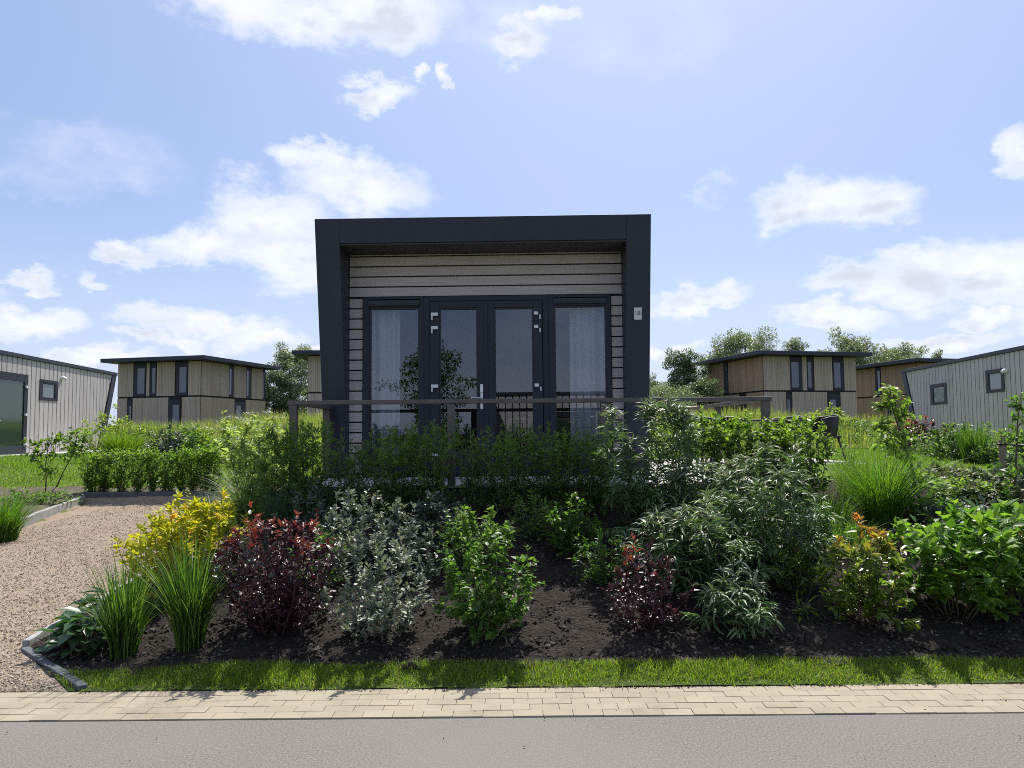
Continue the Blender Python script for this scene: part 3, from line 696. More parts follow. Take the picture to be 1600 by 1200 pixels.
# ------------------------------------------------------------------ table and wicker chairs on the terrace
def chairs():
    root = empty('terrace_table', (4.15, 13.35, DECK), R(4), 'thin black topped terrace table between the dark wicker chairs', 'table')
    m = MB(); m.box(-.95, .95, -.45, .45, .705, .735); m.build('tabletop', 'dark_metal', root, .006)
    for sx in (-.85, .85):
        for sy in (-.38, .38): m = MB(); m.tube([(sx, sy, 0), (sx * .97, sy * .97, .704)], .022, 8); m.build('leg', 'dark_metal', root)
    c = empty('wicker_chair', (0, 0, 0), 0, 'x', 'chair', 'wicker chairs round the terrace table')
    m = MB(); m.box(-.25, .25, -.24, .25, .40, .45); m.build('seat', 'rattan', c, .02)
    # barrel back: ribs bent round the seat, open towards -y
    m = MB(); n = 64
    for i in range(n):
        a = R(-25) + R(230) * i / (n - 1); ca, sa = math.cos(a), math.sin(a); hh = .80 - .10 * max(0, -sa + .0) - .04 * abs(ca) ** 1.5
        m.tube([(ca * .26, sa * .25, .44), (ca * .295, sa * .285, .44 + (hh - .44) * .5), (ca * .30, sa * .31, hh - .03), (ca * .285, sa * .29, hh)], .0105, 5)
    for z, r_ in ((.47, .268), (.62, .295)):
        m.tube([(math.cos(R(-25) + R(230) * i / 24) * r_, math.sin(R(-25) + R(230) * i / 24) * (r_ - .01), z) for i in range(25)], .012, 5)
    m.tube([(math.cos(a) * .288, math.sin(a) * .293, .805 - .10 * max(0, -math.sin(a)) - .04 * abs(math.cos(a)) ** 1.5) for a in [R(-25) + R(230) * i / 24 for i in range(25)]], .017, 6)
    m.build('backrest', 'rattan', c)
    for sx in (-1, 1):
        for sy in (-1, 1): m = MB(); m.tube([(sx * .27, sy * .27 + .03, 0), (sx * .215, sy * .20, .41)], [.014, .02], 7); m.build('leg', 'dark_metal', c)
    spots = [((5.42, 13.55), R(-80), 'dark wicker chair beside the lawn, its back leg on the deck edge'),
             ((5.02, 14.15), R(-68), 'dark wicker chair just behind the chair beside the lawn'),
             ((3.60, 12.70), R(88), 'dark wicker chair by the railing post, only its curved back showing'),
             ((3.50, 13.5), R(95), 'dark wicker chair hidden beyond the chair by the railing post')]
    for i, ((x, y), rz, lab) in enumerate(spots):
        o = c if i == 0 else copy_tree(c)
        o.location = (x, y, DECK); o.rotation_euler = (0, 0, rz); o['label'] = lab
chairs()

# ------------------------------------------------------------------ kerbs
def kerb(pts, h, w, mat, label, zoff, group=None, n=0):
    m = MB(); rng = random.Random(len(label))
    for a, b in zip(pts, pts[1:]):
        a = Vector(a); b = Vector(b); L = (b - a).length; k = max(1, round(L / (1.0 if n == 0 else n))); d = (b - a) / L; nn = Vector((-d.y, d.x, 0))
        for i in range(k):
            p = a + d * (L * i / k + .004); q = a + d * (L * (i + 1) / k - .004); jz = rng.uniform(-.006, .006); js = rng.uniform(-.006, .006)
            p = p + nn * js; q = q + nn * js
            vs = [p - nn * w / 2, q - nn * w / 2, q + nn * w / 2, p + nn * w / 2]
            m.add([(v.x, v.y, v.z - .25) for v in vs] + [(v.x, v.y, v.z + h + jz) for v in vs], [(0, 3, 2, 1), (4, 5, 6, 7), (0, 1, 5, 4), (1, 2, 6, 5), (2, 3, 7, 6), (3, 0, 4, 7)])
    o = m.build('kerb', mat, bevel=.008); tag(o, label, 'kerb', group); return o
def gk(y): return Vector((float(gravel_left(y)), y, float(gravel_z(y))))
kerb([gk(7.0), gk(9.0), gk(11.0), gk(13.0), gk(14.36)], .15, .07, 'kerb_concrete', 'grey concrete kerb along the far side of the gravel court below the bare soil', 0)
kerb([Vector((-8.03, 14.45, .34)), Vector((-3.9, 14.45, .34))], .20, .07, 'kerb_dark', 'dark concrete kerb across the back of the gravel court below the clipped hedge', 0)
kerb([Vector((-2.70, 4.925, .0)), Vector((-3.60, 5.75, .02))], .038, .06, 'kerb_dark', 'short slanting dark kerb between gravel and bed, touching the pavers', 0, n=.32)
kerb([Vector((float(bed_edge(y)) + .0, y, float(gravel_z(y)))) for y in (5.78, 8, 11, 14.3)], .06, .05, 'kerb_concrete', 'low kerb along the edge of the gravel court, hidden under the yellow shrub', 0, n=.5)

# ------------------------------------------------------------------ the neighbouring grey cabins (long flank towards us)
def side_cabin(name, label, origin, xdir, sgn, L, z0, ztop, openings, doors, lamps, over=1.3, slab=True, reach=5):
    ang = math.atan2(xdir[1], xdir[0]); c = empty(name, (origin[0], origin[1], z0), ang, label, 'cabin')
    Hh = ztop - z0; m = MB(); s = sgn; P = .285
    # body, kept behind the boards
    m.prism([(s * 0, -.3), (s * (L - .1), -.3), (s * (L + over - .1), Hh - .12), (s * 0, Hh - .12)], 'y', .035, 4.0); m.build('wall', 'gap_black', c)
    m = MB(); x = 0
    def zb(x): return -.02 if x <= L - .38 else (x - L + .38) / over * Hh
    xe = L + over - .38
    while x < xe:
        x1 = min(x + P - .045, xe); cuts = [(max(x, o[0]), min(x1, o[1]), o[2], o[3]) for o in openings + doors if o[0] < x1 and o[1] > x]
        segs = [(x, x1, None)]
        xs = sorted({x, x1} | {c_[0] for c_ in cuts} | {c_[1] for c_ in cuts})
        for a, b in zip(xs, xs[1:]):
            sp = [(o[2], o[3]) for o in cuts if o[0] <= a + 1e-6 and o[1] >= b - 1e-6]
            lo = [(zb(a), zb(b), Hh - .13)]
            pieces = []
            if sp:
                (q0, q1) = sp[0]
                if q0 > .1: pieces.append((zb(a), zb(b), q0))
                pieces.append((q1, q1, Hh - .13))
            else: pieces = lo
            for (za, zb_, zt) in pieces: m.prism([(s * a, za), (s * b, zb_), (s * b, zt), (s * a, zt)], 'y', 0, .034)
        x += P
    m.build('cladding', 'side_board', c)
    m = MB(); y = .04
    while y < 3.9: m.box(s * -.034, 0, y, y + .24, -.02, Hh - .13); y += .285
    m.build('gable_cladding', 'side_board', c)
    m = MB(); m.prism([(s * (L - .38), -.3), (s * L, -.3), (s * (L + over), Hh - .121), (s * (L + over - .38), Hh - .121)], 'y', -.03, 4.05); m.build('slanted_trim', 'anthracite', c, .005)
    m = MB(); m.box(s * -.1, s * (L + over + .03), -.05, 4.1, Hh - .12, Hh); m.build('roof', 'anthracite', c, .006)
    for (a, b, q0, q1) in openings:
        fw = .13 * (b - a) / .8 if b - a > .9 else .10; m = MB()
        m.box(s * a, s * (a + fw), -.02, .03, q0, q1); m.box(s * (b - fw), s * b, -.02, .03, q0, q1); m.box(s * (a + fw), s * (b - fw), -.019, .03, q0, q0 + .10); m.box(s * (a + fw), s * (b - fw), -.019, .03, q1 - .14, q1)
        f = m.build('window', 'anthracite_frame', c, .005); m = MB(); m.box(s * (a + fw - .003), s * (b - fw + .003), .008, .014, q0 + .097, q1 - .137); m.build('pane', 'grey_glass', f)
        m = MB(); m.box(s * (a + fw), s * (b - fw), -.03, -.0195, q1 - .09, q1 - .05); m.build('vent', 'dark_metal', f)
    for (a, b, q0, q1) in doors:
        m = MB(); fw = .11; m.box(s * a, s * (a + fw), -.02, .03, q0, q1); m.box(s * (b - fw), s * b, -.02, .03, q0, q1); m.box(s * (a + fw), s * (b - fw), -.019, .03, q1 - .1, q1); m.build('door_frame', 'anthracite_frame', c, .005)
        mid = (a + b) / 2
        for (p0, p1, e) in ((a + fw + .006, mid - .004, -1), (mid + .004, b - fw - .006, 1)):
            m = MB(); g = .13; m.box(s * p0, s * (p0 + g), -.035, .02, q0 + .02, q1 - .105); m.box(s * (p1 - g), s * p1, -.035, .02, q0 + .02, q1 - .105); m.box(s * (p0 + g), s * (p1 - g), -.034, .02, q1 - .23, q1 - .105); m.box(s * (p0 + g), s * (p1 - g), -.034, .02, q0 + .02, q0 + .26)
            d = m.build('door', 'anthracite_frame', c, .005); m = MB(); m.box(s * (p0 + g - .003), s * (p1 - g + .003), -.01, -.004, q0 + .255, q1 - .225); m.build('pane', 'green_glass', d)
            hx = p1 if e > 0 else p0
            for z in (.3, 1.2, 2.05): m = MB(); m.box(s * (hx - .10 * (e > 0)), s * (hx + .10 * (e < 0)), -.075, -.036, z, z + .07); m.build('hinge', 'white_plastic', d, .004)
            if e > 0: m = MB(); m.box(s * (p0 + .04), s * (p0 + .09), -.045, -.036, .95, 1.25); m.tube([(s * (p0 + .065), -.045, 1.03), (s * (p0 + .065), -.09, 1.03), (s * (p0 + .22), -.09, 1.03)], .014, 7); m.build('handle', 'steel', d)
    for (x, z) in lamps:
        m = MB(); m.tube([(s * x, .0, z), (s * x, -.10, z)], .07, 12); m.tube([(s * x, -.10, z), (s * x, -.17, z - .05)], [.055, .05], 12); m.build('wall_lamp', 'white_plastic', c)
    if slab:
        m = MB(); m.box(s * -.5, s * (L - 1.0), -.75, -.03, -.10, .05); m.build('paving_strip', 'slab', c, .01)
    return c
ld = (-.116, .993)
def lw(px, P0, dr):       # where a photo column meets the line of a flank: metres along it
    r = ray(px, 640); k = r.x / r.y
    return (P0[0] - k * P0[1]) / (k * dr[1] - dr[0])
P0 = (-14.7, 22.0); back = 4.2
def lx(px): return lw(px, P0, ld) + back
def lz(px, py, P0, dr): return at(px, py, P0[1] + lw(px, P0, dr) * dr[1]).z
LW = [(lx(60.5), lx(89), lz(75, 626, P0, ld) - 1.02, lz(75, 594, P0, ld) - 1.02)]
Ltot = lx(180) - 1.3
side_cabin('cabin', 'pale grey clad cabin with a dark glazed double door beyond the gravel court', (P0[0] - back * ld[0], P0[1] - back * ld[1]), ld, 1, Ltot, 1.02, 4.08,
           LW, [(lx(42) - 3.7, lx(42), 0.02, 2.46)], [(lx(94.5), lz(94.5, 591, P0, ld) - 1.02)])
rd = (.116, .993); P1 = (15.5, 23.2)
def rx(px): return lw(px, P1, rd) + 3.2
RW = [(rx(1572), rx(1543), lz(1557, 613, P1, rd) - 1.02, lz(1557, 577, P1, rd) - 1.02), (rx(1481), rx(1455.5), lz(1468, 632, P1, rd) - 1.02, lz(1468, 599.5, P1, rd) - 1.02)]
side_cabin('cabin', 'pale grey clad cabin with two small dark windows beyond the lawn', (P1[0] - 3.2 * rd[0], P1[1] - 3.2 * rd[1]), (-rd[0], -rd[1]), -1, rx(1412) - 1.3, 1.02, 4.08,
           RW, [], [(rx(1577), lz(1577, 579, P1, rd) - 1.02)], slab=False)

# ------------------------------------------------------------------ timber houses behind the meadow
def timber_house(label, corner, zb, s, Lf, Ls, front, side, low_f, low_s, matf='larch_grey', mats='larch_brown', rot=None, zt=7.62, zm=4.55, zlow=.6):
    # local: x along the face turned to us (s = +1 runs towards +x), y to the back
    c = empty('timber_house', (corner[0], corner[1], 0), rot, label, 'house')
    sx = s; U0, U1 = zm + .10, zt - .34
    m = MB(); m.box(0, sx * Lf, .06, Ls, zlow, zt - .3); m.build('wall', 'gap_black', c)
    def strips(mb, along, L, holes, z0, z1, pitch=.135, start=0.0, end=None):
        x = start; rng = random.Random(int(L * 100)); end = L if end is None else end
        while x < end - .02:
            x1 = min(x + pitch - .012, end)
            if not any(h0 < x1 and h1 > x for h0, h1 in holes):
                d = rng.uniform(0, .006)
                if along == 'x': mb.box(sx * x, sx * x1, -d, .059, z0, z1)
                else: mb.box(sx * (0 - .0) - sx * d, sx * .059, x, x1, z0, z1) if False else mb.box(-sx * (.06 + d), -sx * .001, x, x1, z0, z1)
            x += pitch
    hf = [(a * Lf, b * Lf) for a, b in front]; hs = [(a * Ls, b * Ls) for a, b in side]
    lf = [(a * Lf, b * Lf) for a, b in low_f]; ls = [(a * Ls, b * Ls) for a, b in low_s]
    m = MB(); strips(m, 'x', Lf, hf, U0, U1); strips(m, 'x', Lf, lf, zlow, zm - .03); m.build('front_cladding', matf, c)
    m = MB(); strips(m, 'y', Ls, hs, U0, U1, start=.1); strips(m, 'y', Ls, ls, zlow, zm - .03, start=.1); m.build('side_cladding', mats, c)
    m = MB(); m.box(-sx * 1.0, sx * (Lf + .8), -1.0, Ls + .8, zt - .30, zt); m.build('roof', 'anthracite', c, .02)
    def win(along, a, b, z0, z1, lightfrac):
        f = MB(); w = b - a; g0 = a + w * .12; g1 = a + w * (.12 + lightfrac)
        if along == 'x':
            f.box(sx * (a + .005), sx * (g0), -.002, .055, z0, z1); f.box(sx * g1, sx * (b - .005), -.002, .055, z0, z1); f.box(sx * g0, sx * g1, -.001, .055, z1 - .42, z1); f.box(sx * g0, sx * g1, -.001, .055, z0, z0 + .22)
        else:
            f.box(-sx * .06, -sx * .002, a + .005, g0, z0, z1); f.box(-sx * .06, -sx * .002, g1, b - .005, z0, z1); f.box(-sx * .059, -sx * .002, g0, g1, z1 - .3, z1); f.box(-sx * .059, -sx * .002, g0, g1, z0, z0 + .2)
        o = f.build('window', 'anthracite_frame', c); p = MB()
        if along == 'x': p.box(sx * (g0 - .01), sx * (g1 + .01), .022, .03, z0 + .2, z1 - .4)
        else: p.box(-sx * .035, -sx * .028, g0 - .01, g1 + .01, z0 + .18, z1 - .28)
        p.build('pane', 'far_glass', o)
    for a, b in hf: win('x', a, b, U0, U1, .62)
    for a, b in lf: win('x', a, b, zlow, zm - .2, .55)
    for a, b in hs: win('y', a, b, U0, U1, .5)
    for a, b in ls: win('y', a, b, zlow, zm - .25, .5)
    return c
A14 = math.atan2(.24, .97)
timber_house('two storey timber house behind the pale grey cabin with double door', (-24.0, 59.0), 0, -1, 7.5, 9.0, [(.72, .86), (.41, .48), (.20, .345)] and [(.15, .29), (.53, .60), (.655, .80)],
             [(.40, .475), (.67, .75), (.96, 1.0)], [(.23, .375), (.82, .88)], [(.50, .66)], rot=-A14, matf='larch_grey', mats='larch_grey')
timber_house('two storey timber house with a flat dark roof above the railing corner', (19.4, 59.0), 0, 1, 8.2, 8.6, [(.28, .41), (.465, .53), (.745, .865)],
             [(.62, .69)], [(.235, .29), (.685, .815)], [(.30, .41)], rot=A14)
timber_house('brown timber house half hidden between its twin and the grey cabin with small windows', (35.2, 66.5), 0, 1, 8.2, 9.0, [(.28, .41), (.465, .53), (.745, .865)],
             [(.50, .575)], [(.235, .29)], [(.30, .41)], rot=A14, matf='larch_brown')
timber_house('timber house mostly hidden behind the black framed cabin beside the willow', (-15.15, 57.0), 0, 1, 8.5, 8.0, [(.30, .42), (.48, .54), (.75, .87)],
             [(.5, .6)], [(.17, .27), (.6, .7)], [(.4, .5)], rot=R(4), zt=7.72, zm=4.62)

# ------------------------------------------------------------------ what the windows mirror: the other side of the road
side_cabin('cabin', 'pale cabin across the road, seen only as a reflection in the cabin windows', (5.6, -11.0), (-1, 0), 1, 6.5, .1, 3.2, [(1.2, 2.4, .9, 1.9)], [(3.2, 5.0, .02, 2.3)], [], slab=False)
tree('tree', (-3.7, -8.2, -.05), 'young tree mirrored in the glass of the cabin doors', 77, 4.9, 1.3, 'fardark', 5200, .14, .07, .34, clumps=22, csz=.26, lw=.5)
shrub('shrub', (-5.3, -7.2, 0), 'round bush mirrored low in the cabin window glass', 'shrub', 'fineleaf', 78, 1.9, 1.6, 2500, .13, .4, nst=16)
shrub('shrub', (-1.6, -7.6, 0), 'low dark bush mirrored under the young tree', 'shrub', 'fineleaf', 79, 1.5, 1.5, 2200, .13, .4, nst=14)

# ------------------------------------------------------------------ trees behind
def far_tree(px, topy, basez, Y, cr, label, seed, mat='far', n=5200, ls=.34, **k):
    p = at(px, topy + 7, Y); h = p.z - basez
    return tree('tree', (p.x, Y, basez), label, seed, h, cr, mat, int(n * 4.6), ls * .64, .02 * h + .08, group='trees behind the houses', **k)
far_tree(457, 537, .8, 74, 3.6, 'silvery willow with see-through crown beside the hidden timber house', 11, n=5200, ls=.30, cz=.22, csz=.2, clumps=34)
far_tree(430, 580, .8, 72, 2.5, 'low grey green willow against the roof end of the timber house', 12, n=3000, ls=.28, cz=.12, clumps=24, csz=.24)
far_tree(1070, 545, .8, 66, 2.0, 'dark green narrow tree beside the timber house with brown flank', 13, 'fardark', 5500, .26, cz=.06, shape=.75)
far_tree(1165, 518, .8, 88, 4.0, 'broad pale willow rising over the middle of the timber house roof', 14, n=6500, ls=.34, cz=.3)
far_tree(1128, 540, .8, 90, 2.6, 'small willow at the brown end of the timber house roof', 30, n=3500, ls=.34, cz=.3)
far_tree(1239, 528, .8, 92, 1.8, 'small round treetop standing alone over the timber house roof', 15, n=2600, ls=.34, cz=.4)
far_tree(1325, 525, .8, 88, 3.6, 'tall willow over the timber house roof end beside its brown twin', 16, n=6500, ls=.34, cz=.28)
far_tree(1278, 543, .8, 94, 2.3, 'lower willow joining the tall willow over the timber house roof', 17, n=3200, ls=.34, cz=.3)
far_tree(1415, 535, .8, 92, 2.7, 'pale willow over the roof of the half hidden brown house', 18, n=4200, ls=.34, cz=.3)
far_tree(1385, 545, .8, 96, 1.9, 'small willow between the two brown timber house roofs', 19, n=2500, ls=.34, cz=.3)
far_tree(1464, 549, .8, 98, 1.4, 'tiny treetop just over the roof of the half hidden brown house', 20, n=1500, ls=.34, cz=.4)
far_tree(1036, 603, .6, 58, 2.4, 'rounded low tree between the black framed cabin and the narrow dark tree', 21, n=4200, ls=.26, cz=.1)
far_tree(1095, 590, .6, 62, 1.8, 'leafy tree tucked against the brown end of the timber house', 22, 'fardark', n=3600, ls=.26, cz=.08)
far_tree(1018, 590, .8, 76, 1.6, 'grey green tree just showing past the cabin wing', 23, n=2400, ls=.28, cz=.1)

# ------------------------------------------------------------------ planting
def P(px, d, dz=0):
    x = at(px, 700, d).x
    return (x, d, Hz(x, d) + dz)
def hz(px, topy, d):       # height of a plant whose top shows at topy
    x = at(px, topy, d).x
    return at(px, topy, d).z - Hz(x, d)
G1 = 'tall grass clumps at the gravel corner'
grass('grass_clump', P(200, 5.50), 'narrow upright green grass clump next to the broad leaved plant', 'ornament', 31, .82, .085, 360, .012, (.05, .62), 6, group=G1)
grass('grass_clump', P(303, 5.55), 'taller upright green grass clump next to the purple red shrub', 'ornament', 32, .95, .095, 420, .012, (.05, .62), 6, group=G1)
def broad_plant(loc, label, seed, n, r, h):
    np.random.seed(seed); root_ = empty('broadleaf_plant', loc, 0, label, 'plant', 'broad leaved plants at the gravel corner')
    a = U(0, 6.283, n); e = U(.15, 1.1, n); rr = r * U(.15, .9, n)
    B = np.stack([np.cos(a) * rr, np.sin(a) * rr, h * U(.12, .85, n) * (1.1 - .6 * rr / r)], 1)
    A = np.stack([np.cos(a), np.sin(a), .75 - e], 1); Nn = np.stack([-np.cos(a) * .2, -np.sin(a) * .2, np.ones(n)], 1) + np.random.normal(0, .25, (n, 3))
    L = U(.11, .19, n); V, tot, idx, k = leaf_arrays(B, A, Nn, L, L * U(.45, .6, n), 'broad'); V[:, 2] = np.maximum(V[:, 2], .01)
    npmesh('foliage', V, tot, idx, 'broad', root_)
    m = MB()
    for i in range(0, n, 3): m.tube([(0, 0, 0), tuple(B[i] * .6 + np.array([0, 0, .03])), tuple(B[i])], [.004, .003, .002], 4, False)
    m.build('stem', 'twig_green', root_)
broad_plant(P(146, 5.74), 'dark green broad leaved plant on the corner kerb by the gravel', 33, 120, .25, .32)
broad_plant(P(185, 6.25), 'second dark green broad leaved plant tucked behind the narrow grass clump', 34, 110, .30, .40)
gold = dict(ll=.074, lw=.42, tmpl='lance', nst=20, ntw=10, twl=.16, droop=.1, up=.9, tip=.07, tiph=.1, stem='twig_green', t0=.1, dome=.3, shoots=10, shooth=.12, flat=.35)
shrub('yellow_shrub', P(268, 6.6), 'yellow leaved shrub in front with orange tinted lower leaves beside the gravel', 'shrub', 'gold', 35, hz(258, 800, 6.6), .39, 2600, group='yellow leaved shrubs', **gold)
shrub('yellow_shrub', P(320, 6.95), 'brighter yellow leaved shrub behind, next to the dark green deck hedge', 'shrub', 'gold', 36, hz(320, 774, 6.95), .42, 2800, group='yellow leaved shrubs', **gold)
grass('sedge_clump', P(392, 8.6), 'pale striped arching sedge clump behind the yellow shrubs', 'sedge', 37, .90, .12, 560, .014, (.3, 1.1), 6)
grass('sedge_clump', P(345, 9.6), 'smaller pale arching sedge clump at the rear of the yellow shrubs', 'sedge', 137, .85, .12, 460, .014, (.3, 1.1), 6)
grass('grass_clump', P(432, 7.5), 'thin bluish grass clump above the purple red shrub', 'bluegrass', 38, .55, .10, 420, .007, (.05, .35), 5)
red = dict(ll=.055, lw=.45, tmpl='lance', stem='twig_red', flat=.6)
shrub('purple_shrub', P(437, 5.72), 'big dense purple red shrub with scarlet young leaves next to the silver shrub', 'shrub', 'red', 39, .86, .46, 4600, nst=26, ntw=11, twl=.17, t0=.08, droop=.2, tip=.5, tiph=.64, shoots=12, shooth=.16, dome=.3, group='purple leaved shrubs', **red)
shrub('purple_shrub', P(1000, 5.72), 'loose purple shrub with orange shoot tips below the grey green butterfly bushes', 'shrub', 'red', 40, .54, .31, 1300, nst=12, ntw=8, twl=.16, t0=.12, droop=.2, tip=.14, tiph=.68, shoots=5, shooth=.34, dome=.5, group='purple leaved shrubs', lean=(.03, -.02), **red)
sil = dict(ll=.054, lw=.48, tmpl='broad', stem='twig_grey', nst=12, ntw=12, twl=.12, t0=.12, droop=0, tip=.5, tiph=.5, up=.8, flat=.5)
shrub('silver_shrub', P(590, 5.62), 'silver leaved shrub nearest the road next to the big purple red shrub', 'shrub', 'silver', 41, .70, .40, 1900, shoots=10, shooth=.26, dome=.5, group='silver leaved shrubs', **sil)
shrub('silver_shrub', P(548, 6.75), 'silver shrub with one tall spire, just behind the front silver shrub', 'shrub', 'silver', 42, hz(548, 775, 6.75), .30, 1200, shoots=7, shooth=.24, dome=.45, group='silver leaved shrubs', **sil)
shrub('silver_shrub', P(622, 6.75), 'silver shrub between the one tall spire shrub and the dark grey leaved shrub', 'shrub', 'silver', 43, hz(622, 785, 6.75), .30, 1100, shoots=6, shooth=.2, dome=.45, group='silver leaved shrubs', **sil)
shrub('grey_shrub', P(690, 7.1), 'dull grey green leaved shrub in the shade behind the bright green bush', 'shrub', 'greyleaf', 44, hz(690, 780, 7.1), .42, 1900, shoots=5, shooth=.2, dome=.4, **sil)
gr = dict(ll=.050, lw=.62, tmpl='broad', flat=.55, stem='twig_green', t0=.1)
shrub('green_shrub', P(760, 5.62), 'bright green rounded leaf bush standing alone before the dark soil gap', 'shrub', 'green', 45, .94, .38, 2900, nst=16, ntw=12, twl=.15, droop=.35, tip=.4, tiph=.5, shoots=11, shooth=.26, dome=.5, skirt=22, group='bright green leaved bushes', **gr)
shrub('green_shrub', P(893, 7.0), 'slender bright green bush under the railing between soil gap and purple shrub', 'shrub', 'green', 46, hz(893, 768, 7.0), .27, 1500, nst=10, ntw=11, twl=.13, droop=.35, tip=.4, tiph=.5, shoots=4, shooth=.14, dome=.35, group='bright green leaved bushes', **gr)
GL = 'low dark filler plants between the bed shrubs'
for i, (px, d, h, sp, n, mt, ll, lab) in enumerate([
        (505, 6.35, .42, .26, 700, 'fineleaf', .05, 'low dark filler plant between the big purple red shrub and the front silver shrub'),
        (655, 6.5, .36, .26, 700, 'greyleaf', .05, 'low grey filler plant between the front silver shrub and the bright green bush'),
        (725, 6.75, .50, .28, 900, 'fineleaf', .05, 'dark filler plant under the dull grey leaved shrub'),
        (835, 7.35, .42, .26, 700, 'fineleaf', .05, 'dark filler plant at the rear of the soil gap'),
        (940, 6.5, .40, .26, 800, 'green', .05, 'small green filler plant between the slender bush and the loose purple shrub'),
        (485, 7.3, .50, .30, 900, 'greyleaf', .055, 'grey filler plant below the deck hedge behind the big purple red shrub'),
        (372, 6.5, .40, .24, 700, 'greyleaf', .05, 'grey filler plant between the yellow shrubs and the big purple red shrub'),
        (1245, 6.2, .36, .22, 500, 'photinia', .06, 'small bronze filler plant behind the tiny seedling')]):
    shrub('filler_plant', P(px, d), lab, 'plant', mt, 240 + i, h, sp, n, ll, .42, 'lance', nst=11, ntw=7, twl=.13, t0=.05, dome=.35, shoots=4, shooth=.15, group=GL)
bud = dict(ll=.125, lw=.17, tmpl='droop', stem='twig_grey', flat=.35, droop=.3, up=.75, tip=.6, tiph=.45, rag=.6)
GB = 'grey green butterfly bushes'
shrub('butterfly_bush', P(1022, 7.3), 'tall open butterfly bush with arching shoots in front of the cabin wing', 'shrub', 'buddleja', 47, hz(1022, 612, 7.3), .52, 3000, nst=11, ntw=15, twl=.13, t0=.25, dome=.24, shoots=9, shooth=.3, group=GB, **bud)
shrub('butterfly_bush', P(1105, 7.1), 'butterfly bush in the middle, against the pale deck boards', 'shrub', 'buddleja', 48, hz(1105, 728, 7.1), .50, 2200, nst=13, ntw=15, twl=.125, t0=.2, dome=.24, shoots=4, shooth=.2, group=GB, **bud)
shrub('butterfly_bush', P(1200, 6.5), 'broad drooping butterfly bush next to the orange tipped shrub', 'shrub', 'buddleja', 49, hz(1200, 695, 6.5), .54, 2800, nst=14, ntw=15, twl=.125, t0=.15, dome=.24, shoots=5, shooth=.18, group=GB, **bud)
shrub('butterfly_bush', P(1105, 6.2), 'half shaded butterfly bush directly above the lowest one', 'shrub', 'buddleja', 50, hz(1105, 780, 6.2), .44, 1900, nst=11, ntw=13, twl=.12, t0=.15, dome=.24, shoots=3, shooth=.15, group=GB, **bud)
shrub('butterfly_bush', P(1055, 6.5), 'shaded butterfly bush behind the loose purple shrub', 'shrub', 'buddleja', 151, hz(1055, 800, 6.5), .42, 1900, nst=14, ntw=13, twl=.12, t0=.12, dome=.24, shoots=5, shooth=.2, group=GB, **bud)
shrub('butterfly_bush', P(1145, 5.66), 'lowest and smallest butterfly bush at the grass edge', 'shrub', 'buddleja', 51, .42, .28, 620, nst=8, ntw=5, twl=.14, t0=.1, dome=.4, group=GB, **bud)
shrub('seedling', P(1250, 5.8), 'tiny seedling with upright leaves on bare soil by the orange tipped shrub', 'plant', 'photinia', 52, .20, .05, 22, .10, .35, 'broad', nst=3, ntw=3, twl=.06)
pri = dict(ll=.062, lw=.48, tmpl='lance', nst=22, ntw=12, twl=.16, t0=.1, droop=.1, up=.9, tip=.9, tiph=.55, dome=.10, flat=.6, rag=.9)
GP = 'privet bushes at the deck corner'
shrub('privet_bush', P(1095, 7.95), 'privet bush with yellow green top below the side railing', 'shrub', 'privet', 53, hz(1085, 655, 7.95), .44, 1900, group=GP, **dict(pri, t0=.62, skirt=0))
shrub('privet_bush', P(1170, 7.95), 'privet bush with yellow green top directly under the corner railing post', 'shrub', 'privet', 54, hz(1170, 660, 7.95), .42, 2900, group=GP, **dict(pri, t0=.42, skirt=0))
shrub('privet_bush', P(1240, 7.95), 'privet bush with yellow green top just below the wicker chair by the lawn', 'shrub', 'privet', 55, hz(1240, 660, 7.95), .38, 3400, group=GP, **pri)
fine = dict(ll=.06, lw=.26, tmpl='lance', nst=20, ntw=13, t0=.12, droop=.05, up=.5, tip=.35, tiph=.7, flat=.45, dome=.14)
GF = 'fine leaved bushes planted along the deck front'
for i, (px, ty, sp, n, lab) in enumerate([
        (425, 680, .40, 3000, 'fine leaved bush at the end of the deck hedge, outside the railing corner'),
        (487, 668, .34, 2600, 'fine leaved bush covering the railing corner post at the sedge end'),
        (553, 700, .16, 700, 'sparse thin fine leaved bush before the cabin wing without number plate'),
        (612, 682, .30, 2300, 'fine leaved bush below the narrow curtain window'),
        (676, 672, .28, 2200, 'fine leaved bush below the door hinges, touching the slim railing post'),
        (742, 690, .17, 900, 'thin fine leaved bush below the door handle'),
        (802, 676, .30, 2300, 'fine leaved bush below the door leaf without handle'),
        (866, 682, .27, 2000, 'fine leaved bush below the post between door and wide curtain window'),
        (925, 690, .26, 1800, 'fine leaved bush below the wide curtain window, touching the butterfly bush')]):
    d = 7.86 + .04 * (i % 2)
    shrub('hedge_bush', P(px, d), lab, 'shrub', 'fineleaf', 60 + i, hz(px, ty - 14, d), sp, int(n * 1.5), twl=.17, shoots=5 if n > 1000 else 3, shooth=.16, group=GF, **fine)
grass('grass_clump', P(1375, 7.7), 'big fountain shaped bright green grass clump next to the young tree', 'fountain', 70, .98, .17, 1000, .008, (.15, 1.1), 7)
grass('grass_clump', P(1290, 7.5), 'thin loose grass clump squeezed beside the broad drooping butterfly bush', 'fountain', 171, .55, .16, 420, .008, (.1, .8), 6)
grass('grass_clump', P(1322, 6.9), 'small loose grass clump just behind the orange tipped shrub', 'fountain', 172, .42, .14, 320, .007, (.1, .9), 6)
shrub('weed', P(1300, 7.0), 'small weedy green plant between drooping butterfly bush and orange tipped shrub', 'plant', 'young', 173, .30, .22, 260, .05, .4, nst=9, ntw=6, twl=.12)
